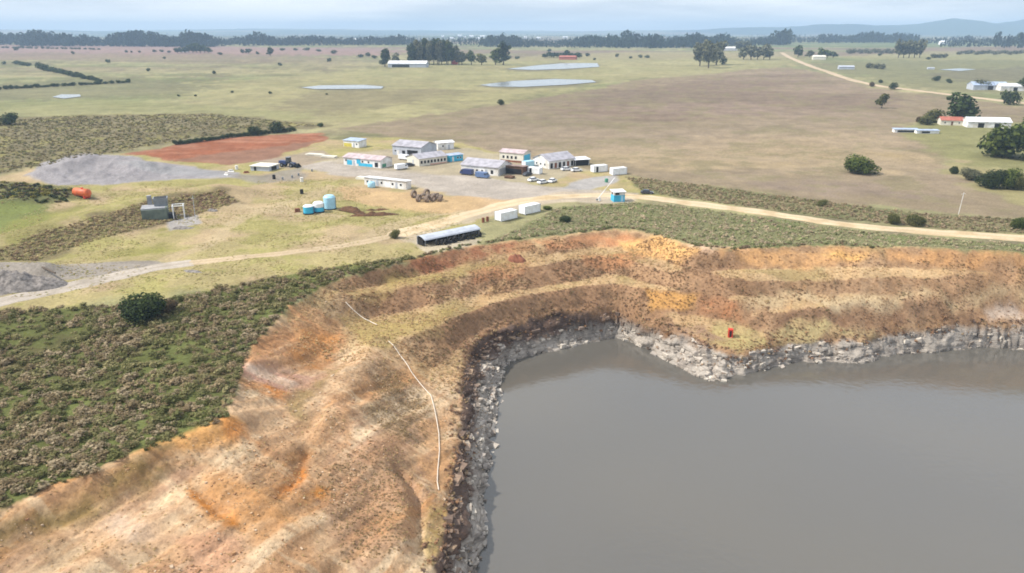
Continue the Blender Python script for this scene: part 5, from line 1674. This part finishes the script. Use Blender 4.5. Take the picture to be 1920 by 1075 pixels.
# portable toilet on the lower bench
p = G(1369, 631)
o = empty("portable_cabin", p, R(-12)); o.scale = (0.85, 0.85, 0.86); tag(o, "small upright red cabin with a dark door on the lower bench", "cabin")
MB().box(0, 0, -0.15, 1.2, 1.15, 2.2).build("wall", M["red"], o, 0.03)
MB().box(0, 0, 2.06, 1.3, 1.25, 0.12, taper=0.8).build("roof", M["red"], o)
d_ = side_box(1.2, 1.15, 'f', 0, 0.15, 0.5, 1.6, 0.03).build("door", M["dark"], o)
MB().box(0.16, -0.65, 0.9, 0.06, 0.06, 0.14).build("handle", M["steel"], d_)


# pale hose down the slope
def hose(name, label, px, r_, lift_=0.1):
    P = [G(a_, b_) for a_, b_ in px]
    mb = MB(); pts_ = []
    for i in range(len(P) - 1):
        n_ = max(2, int((P[i + 1] - P[i]).length / 0.8))
        for k_ in range(n_):
            q_ = P[i].lerp(P[i + 1], k_ / n_)
            pts_.append(Vector((q_.x, q_.y, Z(q_.x, q_.y) + lift_)))
    for i in range(1, len(pts_) - 1):
        pts_[i].z = max(pts_[i].z, (pts_[i - 1].z + pts_[i + 1].z) / 2)
    n_ = 7; vs, fs = [], []
    for i, q_ in enumerate(pts_):
        t_ = (pts_[min(i + 1, len(pts_) - 1)] - pts_[max(i - 1, 0)]).normalized()
        a_ = t_.cross(Vector((0, 0, 1))).normalized(); b_ = a_.cross(t_)
        vs += [tuple(q_ + (a_ * math.cos(6.2832 * k_ / n_) + b_ * math.sin(6.2832 * k_ / n_)) * r_) for k_ in range(n_)]
    for i in range(len(pts_) - 1):
        fs += [(i * n_ + k_, i * n_ + (k_ + 1) % n_, (i + 1) * n_ + (k_ + 1) % n_, (i + 1) * n_ + k_) for k_ in range(n_)]
    return tag(mb.add(vs, fs).build(name, M["hose"], smooth=True), label, "hose")


hose("hose", "pale water hose snaking down the pit slope towards the water",
     [(728, 640), (742, 655), (758, 678), (772, 700), (790, 722), (808, 742), (814, 765), (819, 790), (823, 815), (824, 845), (821, 880), (820, 905), (824, 928)], 0.075)
hose("hose", "short pale hose lying on the upper bench of the pit", [(648, 568), (662, 582), (676, 594), (692, 604), (712, 612)], 0.09)

# poles along the road
for px, py, h_, lab in ((1797, 402, 6.5, "slender pale pole on the verge at the right of the dirt road"),):
    o = MB().tube((0, 0, -0.3), (0.35, 0, h_), 0.1, 0.07, 6).tube((-0.3, 0, h_ * 0.92), (0.9, 0, h_ * 0.94), 0.05, n=5).build("utility_pole", M["white"]); o.location = G(px, py)
    tag(o, lab, "pole")

# farm on the right
building("farmhouse", "small farmhouse with a red roof below the large round tree", "house", 1781, 234, -15, 11, 7, 2.6, 1.7, "gable", "wall_cream", "roof_red", [("door", 'f', 0, 0, 1, 2.1, "brown")] + win('f', [-3.5, 3.5], 1.0))
building("barn", "long white roofed barn right of the red roofed farmhouse", "barn", 1848, 238, -12, 21, 9, 3.0, 2.0, "gable", "white", "roof_white", [("painted_opening", 'f', -4, 0, 3, 2.4, "dark"), ("painted_opening", 'f', 4, 0, 3, 2.4, "dark")])
building("barn", "pale blue roofed barn on the far right beyond the country road", "barn", 1850, 168, -8, 26, 12, 3.5, 2.5, "gable", "pale_grey", "roof_blue", [("painted_opening", 'f', 0, 0, 4, 3, "dark")])
building("barn", "small white barn right of the pale blue roofed barn", "barn", 1893, 170, -8, 18, 9, 3.5, 2.0, "gable", "white", "roof_white", [("painted_opening", 'f', 2, 0, 3, 2.6, "dark")])
building("trough_shed", "long low grey white feeding shed in the field left of the farm", "shed", 1697, 248, -4, 12, 3, 1.6, 0.3, "mono", "white", "roof_blue", [("painted_opening", 'f', 0, 0.2, 9, 0.9, "dark")])
building("trough_shed", "shorter low grey white feeding shed nearer the red roofed farmhouse", "shed", 1737, 250, -4, 11, 3, 1.5, 0.3, "mono", "white", "roof_blue", [("painted_opening", 'f', -1, 0.2, 4, 0.9, "dark")])
building("long_shed", "long white roofed shed beside the tall gum copse", "shed", 766, 126, -6, 48, 16, 4.5, 3.0, "gable", "pale_grey", "roof_white", [("painted_opening", 'f', -8, 0, 22, 3.2, "dark")])

# clutter of the yard
container("white site container between the canteen porch and the brownish store", 1003, 326, -28, 5.0, 2.4, 2.4, dark=True)
container("pale blue site container behind the dark car", 990, 314, 40, 4.5, 2.4, 2.6, m="pale_blue", dark=False)
for px, py, rz, L_, lab in ((592, 292, -20, 9, "weathered pale slab stack behind the dark loader, left of two"), (617, 296, -20, 7, "weathered pale slab stack behind the dark loader, right of two"),
                            (680, 336, -27, 5, "pale slab stack at the left end of the long white prefab"), (955, 334, -28, 3.5, "low timber stack in front of the open brown shed")):
    o = empty("slab_stack", G(px, py), R(rz)); tag(o, lab, "stack")
    for k_ in range(4):
        MB().box(random.uniform(-.2, .2), random.uniform(-.15, .15), k_ * 0.24 - 0.05, L_ * random.uniform(.85, 1), 2.2, 0.2, R(random.uniform(-3, 3))).build("slab", M["brown" if "timber" in lab else "wall_cream"], o)
for px, py, rz, lab in ((433, 322, 20, "white scrap panel leaning by the gravel pad's right end"), (424, 328, -30, "pale scrap panel lying at the gravel pad's right end"), (462, 325, 10, "rusty scrap panel left of the flat slab hut")):
    o = MB().box(0, 0, 0, 2.2, 1.2, 0.12).box(0, 0.4, 0.12, 1.6, 0.3, 0.5).build("scrap_panel", M["rust" if "rusty" in lab else "white"]); o.location = G(px, py); o.rotation_euler = (R(18), 0, R(rz)); tag(o, lab, "scrap")
make_car("white pickup van parked behind the block of dark windows", 758, 300, -28, "car_white", kind="van")
make_car("white van parked at the right end of the workshop", 752, 318, 40, "car_white", kind="van")
make_car("dark car parked at the left of the block with pink skirting", 768, 312, 40, "car_dark")
for px, py in ((560, 330), (548, 334), (530, 337), (585, 322)):
    o = MB().lathe([(0.3, 0), (0.34, 0.05), (0.34, 0.9), (0.28, 0.95)], n=10).build("barrel", M["steel"]); o.location = G(px, py); tag(o, "grey barrel on the bare ground below the dark loader", "barrel", "grey barrels by the loader")

# ---- trees and bushes one can tell apart
sized("bush", 273, 598, 56, 88, "big dark green bush standing in the scrub below the track", tone="dark")
sized("bush", 312, 585, 26, 46, "brown shrub right of the big dark bush in the scrub", tone="brown")
sized("bush", 1612, 325, 34, 66, "round dark green bush alone in the pale field right of centre", tone="green")
sized("tree", 1653, 203, 26, 22, "small lone tree standing clear in the ploughed field", tone="olive")
sized("bush", 17, 234, 22, 32, "dark round bush at the left edge on the plain", tone="dark")
sized("bush", 938, 197, 12, 16, "small dark bush on the border of the ploughed field", tone="dark")
sized("tree", 1800, 232, 48, 64, "large round tree rising behind the red roofed farmhouse", tone="dark")
sized("bush", 1752, 230, 26, 40, "pale green bush left of the large round tree", tone="olive")
sized("bush", 1738, 234, 18, 30, "low pale green bush at the far left of the farm trees", tone="olive")
sized("bush", 1724, 230, 12, 14, "small reddish brown bush left of the farm", tone="brown")
sized("bush", 1888, 296, 62, 84, "large dark leafy tree at the right edge, left of two", tone="green", name="broad_tree", cat="tree")
sized("bush", 1934, 298, 82, 96, "large green tree cut by the right edge of the picture", tone="green", name="broad_tree", cat="tree")
sized("bush", 1870, 292, 40, 50, "dark bush at the foot of the large trees on the right edge", tone="dark")
sized("bush", 1893, 197, 26, 32, "dark bush beside the country road at the far right", tone="dark")
sized("bush", 1843, 168, 18, 34, "grey green bush in front of the pale blue roofed barn", tone="grey")
sized("tree", 1918, 170, 22, 24, "dark tree at the right edge beside the small white barn", tone="dark")
sized("bush", 1787, 326, 14, 16, "small dark shrub at the left of the shrubs below the farm", tone="dark")
sized("bush", 1822, 338, 22, 40, "grey green shrub in the middle of the shrubs below the farm", tone="grey")
sized("bush", 1858, 352, 36, 44, "dark green shrub below the farm, largest of the group", tone="dark")
sized("bush", 1888, 354, 38, 40, "bright green shrub below the farm on the right", tone="green")
sized("bush", 1908, 356, 30, 30, "olive shrub at the right end of the shrubs below the farm", tone="olive")
sized("bush", 1541, 386, 14, 18, "yellow green shrub on the verge behind the dirt road", tone="olive")
sized("bush", 1675, 421, 22, 26, "green shrub beside the dirt road, left of a close pair", tone="olive")
sized("bush", 1712, 422, 20, 40, "wide olive shrub beside the dirt road, right of a close pair", tone="olive")
sized("bush", 1907, 428, 20, 30, "dark green shrub at the right edge beside the dirt road", tone="green")
sized("bush", 1062, 416, 14, 30, "dark green shrub on the grass right of the white roadside containers", tone="dark")
sized("bush", 1027, 394, 9, 20, "small low green shrub beside the farther roadside container", tone="green")
sized("bush", 862, 452, 10, 14, "small yellowish bush at the left end of the tyre shed", tone="olive") if False else None
sized("bush", 741, 446, 20, 22, "pale yellow bush at the bend of the road", tone="olive")
sized("bush", 480, 254, 20, 30, "dark bush behind the rusty soil patch, left of a pair", tone="dark")
sized("bush", 517, 249, 22, 34, "dark bush behind the rusty soil patch, right of a pair", tone="dark")
sized("bush", 601, 238, 8, 14, "tiny dark bush right of the rusty soil patch", tone="dark")
sized("bush", 1676, 168, 14, 17, "small dark round bush beside the country road", tone="dark")
sized("bush", 1635, 163, 10, 11, "small brown bush at the bend of the country road", tone="brown")
sized("bush", 1650, 156, 7, 9, "tiny bush behind the bend of the country road", tone="dark")
sized("bush", 1755, 152, 10, 14, "small bush in the right field, left of a pair", tone="dark")
sized("bush", 1779, 156, 8, 11, "small bush in the right field, right of a pair", tone="dark")
for px, py, w_ in ((1630, 128, 16), (1645, 129, 18), (1656, 130, 14)):
    sized("bush", px, py, 10, w_, "grey shrub in the thicket on the olive field right of the road", tone="grey", group="grey thicket right of the country road")
# hedge along the rust patch
for k in range(17):
    t = k / 16.0
    px, py = 330 + t * 130, 272 - t * 17
    sized("bush", px, py, 7 + 3 * random.random(), 13, "dark bush in the hedge along the back of the rusty soil patch", tone="dark", group="hedge behind the rusty soil patch", lod="mid")
for k in range(12):
    t = k / 11.0
    sized("bush", 466 + t * 84, 255 - t * 9, 6 + 4 * random.random(), 12, "dark bush in the hedge along the back of the rusty soil patch", tone="dark", group="hedge behind the rusty soil patch", lod="mid")
# hedgerows on the far left
for k in range(22):
    t = k / 21.0
    sized("bush", 74 + t * 112, 130 + t * 24 + random.uniform(-1, 1), 9 - 4 * t + 3 * random.random(), 13, "dark bush in the diagonal hedgerow across the far left field", tone="dark", group="diagonal hedgerow on the left")
for k in range(26):
    px = -10 + k * 10 + random.uniform(-3, 3)
    sized("bush", px, 169 - k * 0.55, 4 + 4 * random.random(), 11, "dark bush in the level hedgerow along the far left field edge", tone="dark", group="level hedgerow on the left")
for px in (30, 38, 46, 54):
    sized("bush", px, 121 + (px - 30) * 0.15, 7, 11, "dark bush of the short clump above the left end of the hedgerow", tone="dark", group="short clump left")
for k in range(24):
    px = -20 + k * 9 + random.uniform(-3, 3)
    sized("bush", px, 90 + k * 0.16, 3 + 2 * random.random(), 7, "tiny bush in the row crossing the pinkish field on the far left", tone="dark", group="row on the pinkish far field")
# dotted bushes
gd = "bushes dotted over the far plain"
for px, py, h_, w_ in ((30, 95, 7, 9), (71, 86, 8, 11), (137, 102, 6, 6), (203, 118, 7, 9), (279, 134, 7, 8), (401, 139, 7, 8), (308, 111, 5, 6), (525, 124, 7, 8), (617, 116, 8, 10), (507, 176, 5, 8),
                       (435, 174, 4, 7), (237, 99, 5, 6), (247, 99, 4, 5), (262, 99, 4, 6), (290, 98, 5, 9), (303, 98, 5, 9), (317, 99, 4, 8), (412, 103, 5, 11), (335, 181, 4, 6), (367, 181, 4, 6),
                       (553, 95, 5, 12), (530, 95, 5, 12), (575, 95, 6, 14), (597, 97, 5, 12), (627, 101, 8, 14), (1102, 106, 7, 11), (1157, 107, 7, 9), (1182, 110, 5, 8), (1200, 109, 7, 10), (1213, 109, 6, 12),
                       (1115, 113, 5, 8), (1030, 97, 6, 10), (955, 110, 6, 14), (970, 111, 6, 12), (676, 108, 7, 14), (690, 106, 8, 12), (702, 110, 7, 12), (1650, 105, 5, 8), (1740, 112, 5, 9), (612, 178, 3, 6), (8, 121, 6, 7)):
    sized("bush", px, py, h_, w_, "small dark bush dotted on the open far plain", tone="dark", group=gd)
for px, py, h_, w_ in ((455, 101, 8, 10), (466, 101, 9, 14), (507, 105, 15, 14), (483, 103, 6, 8)):
    sized("tree", px, py, h_, w_, "small tree of the loose line on the pinkish field left of centre", tone="dark", group="loose line of trees on the pinkish field")
for k in range(9):
    sized("tree", 333 + k * 7.2, 100 - (k % 2), 9 + 8 * math.exp(-((k - 5) / 2.2) ** 2), 15, "dark tree of the clump around the white farmhouse on the far left", tone="dark", group="tree clump at the far left farmhouse")
# copse at centre
for k in range(16):
    px = 772 + k * 5.8 + random.uniform(-2, 2)
    h_ = (34, 38, 42, 45, 46, 45, 43, 46, 45, 43, 44, 43, 40, 38, 33, 26)[k]
    sized("gum", px, 122 - (k % 3) * 1.0, h_, 20, "tall gum tree of the dense copse right of the long white shed", tone=("grey", "dark", "olive")[k % 3] if k % 4 else "dark", group="tall gum copse", lod="mid")
sized("gum", 722, 125, 32, 24, "dark narrow tree at the left end of the long white shed", tone="dark", lod="mid")
sized("tree", 742, 121, 20, 18, "pale small tree between the dark narrow tree and the copse", tone="grey")
for px, h_, w_, tn, lab in ((866, 24, 24, "grey", "grey green tree at the right foot of the gum copse"), (884, 26, 22, "green", "green tree between the gum copse and the lone tall gum"), (903, 20, 26, "olive", "low olive tree left of the tall gum pair")):
    sized("tree", px, 122, h_, w_, lab, tone=tn, lod="mid")
sized("gum", 944, 122, 42, 30, "tall dark gum at the right end of the copse, taller of a pair", tone="dark", lod="mid")
sized("gum", 929, 122, 30, 26, "dark gum at the right end of the copse, shorter of a pair", tone="green", lod="mid")
for k in range(9):
    sized("tree", 1022 + k * 8, 109 - (k % 2), 8 + 5 * (k == 5) + 3 * random.random(), 15, "dark tree of the row around the reddish farm shed", tone="dark", group="trees round the reddish farm shed")
# clusters right of centre
for px, py, h_, w_, lab in ((1312, 124, 40, 34, "left"), (1328, 128, 48, 36, "middle"), (1343, 122, 44, 34, "right")):
    sized("tree", px, py, h_, w_, "tall grey green tree, %s of the three right of centre" % lab, tone="grey", lod="mid")
sized("bush", 1355, 121, 16, 16, "dark bush right of the three tall grey green trees", tone="dark")
for k, px in enumerate((1394, 1408, 1420, 1432, 1443)):
    sized("tree", px, 112, 22 + 4 * (k in (1, 3)), 24, "grey green tree of the cluster left of the country road", tone="grey", group="cluster left of the country road")
for k, px in enumerate((1385, 1392, 1400)):
    sized("tree", px, 96, 18, 18, "hazy tree behind the cluster left of the country road", tone="grey", group="trees behind that cluster")
sized("tree", 1496, 108, 20, 20, "dark round tree right beside the top of the country road", tone="dark")
sized("tree", 1518, 108, 12, 16, "small hazy tree next to the dark round roadside tree", tone="grey")
for k, px in enumerate((1540, 1551, 1562)):
    sized("tree", px, 109, 17 - 3 * k, 17, "green tree behind the small cream house", tone="green", group="trees behind the cream house")
for k in range(9):
    sized("bush", 1592 + k * 10, 101 - (k % 2), 9, 14, "dark bush in the row left of the tall cluster on the right", tone="grey", group="bush row on the right plain")
for k, px in enumerate((1684, 1694, 1704, 1714, 1724)):
    sized("tree", px, 109, 30 - 2 * (k % 2), 20, "tall grey tree of the dense cluster on the right plain", tone="grey", group="tall cluster on the right plain")
for px, w_ in ((1752, 14), (1763, 14), (1772, 10)):
    sized("bush", px, 109, 8, w_, "low grey bush right of the tall cluster on the right plain", tone="grey", group="low bushes right of the tall cluster")
for k in range(12):
    sized("bush", 1800 + k * 10.5, 103 - (k % 3), 7, 13, "hazy bush in the broken row on the far right plain", tone="grey", group="broken bush row far right")


# ------------------------------------------------------------------ light, sky, air
EL, AZ = R(47), R(-94)                     # sun: high on the left, a touch ahead of the camera (azimuth from +Y, clockwise)
sd_ = Vector((math.sin(AZ) * math.cos(EL), math.cos(AZ) * math.cos(EL), math.sin(EL)))
sl_ = bpy.data.lights.new("sun", 'SUN'); so_ = bpy.data.objects.new("sun", sl_); col.objects.link(so_)
sl_.energy = 4.2; sl_.angle = R(0.6); sl_.color = (1.0, 0.95, 0.87)
so_.rotation_euler = (-sd_).to_track_quat('-Z', 'Y').to_euler()
w = bpy.data.worlds.new("World"); sc.world = w; w.use_nodes = True
nt = w.node_tree; N, L = nt.nodes.new, nt.links.new
bg = nt.nodes["Background"]
sky = N("ShaderNodeTexSky"); sky.sky_type = 'NISHITA'; sky.sun_disc = False
sky.sun_elevation = EL; sky.sun_rotation = AZ; sky.air_density = 1.0; sky.dust_density = 1.5; sky.ozone_density = 1.0
tc = N("ShaderNodeTexCoord")
mp = N("ShaderNodeMapping"); mp.inputs["Scale"].default_value = (2.6, 2.6, 26.0)
L(tc.outputs["Generated"], mp.inputs["Vector"])
cn = N("ShaderNodeTexNoise"); cn.inputs["Scale"].default_value = 1.0; cn.inputs["Detail"].default_value = 7; cn.inputs["Roughness"].default_value = 0.55
L(mp.outputs[0], cn.inputs["Vector"])
cr = N("ShaderNodeMapRange"); cr.inputs[1].default_value = 0.40; cr.inputs[2].default_value = 0.60
L(cn.outputs["Fac"], cr.inputs[0])
cm_ = N("ShaderNodeMix"); cm_.data_type = 'RGBA'
cm_.inputs[6].default_value = (5.2, 5.9, 7.0, 1); cm_.inputs[7].default_value = (7.6, 7.7, 7.8, 1)
L(cr.outputs[0], cm_.inputs[0])
lo = N("ShaderNodeMix"); lo.data_type = 'RGBA'
lo.inputs[6].default_value = (4.4, 4.75, 5.2, 1); lo.inputs[7].default_value = (7.1, 7.1, 7.1, 1)
L(cr.outputs[0], lo.inputs[0])
sx = N("ShaderNodeSeparateXYZ"); L(tc.outputs["Generated"], sx.inputs[0])
el = N("ShaderNodeMapRange"); el.interpolation_type = 'SMOOTHSTEP'; el.inputs[1].default_value = 0.03; el.inputs[2].default_value = 0.4
L(sx.outputs[2], el.inputs[0])
bl = N("ShaderNodeMix"); bl.data_type = 'RGBA'
L(el.outputs[0], bl.inputs[0]); L(lo.outputs[2], bl.inputs[6]); L(cm_.outputs[2], bl.inputs[7])
mx = N("ShaderNodeMix"); mx.data_type = 'RGBA'; mx.inputs[0].default_value = 0.88
L(sky.outputs[0], mx.inputs[6]); L(bl.outputs[2], mx.inputs[7]); L(mx.outputs[2], bg.inputs["Color"])
bg.inputs["Strength"].default_value = 0.122

hz = MB().box(0, 0, -26, 25300, 25300, 26 + 205).build("haze", bpy.data.materials.new("haze_air"))
tag(hz, kind="stuff")
hm = hz.data.materials[0]; hm.use_nodes = True
nt = hm.node_tree; nt.nodes.clear()
N, L = nt.nodes.new, nt.links.new
ou = N("ShaderNodeOutputMaterial"); pv = N("ShaderNodeVolumePrincipled")
pv.inputs["Color"].default_value = (0.43, 0.60, 0.82, 1); pv.inputs["Density"].default_value = 0.00017; pv.inputs["Anisotropy"].default_value = 0.0
L(pv.outputs[0], ou.inputs["Volume"])

sc.view_settings.view_transform = 'Standard'
sc.view_settings.look = 'None'
sc.view_settings.exposure = 0.56
sc.view_settings.gamma = 1.0
sc.cycles.filter_width = 1.8
sc.cycles.max_bounces = 6
sc.cycles.volume_bounces = 1
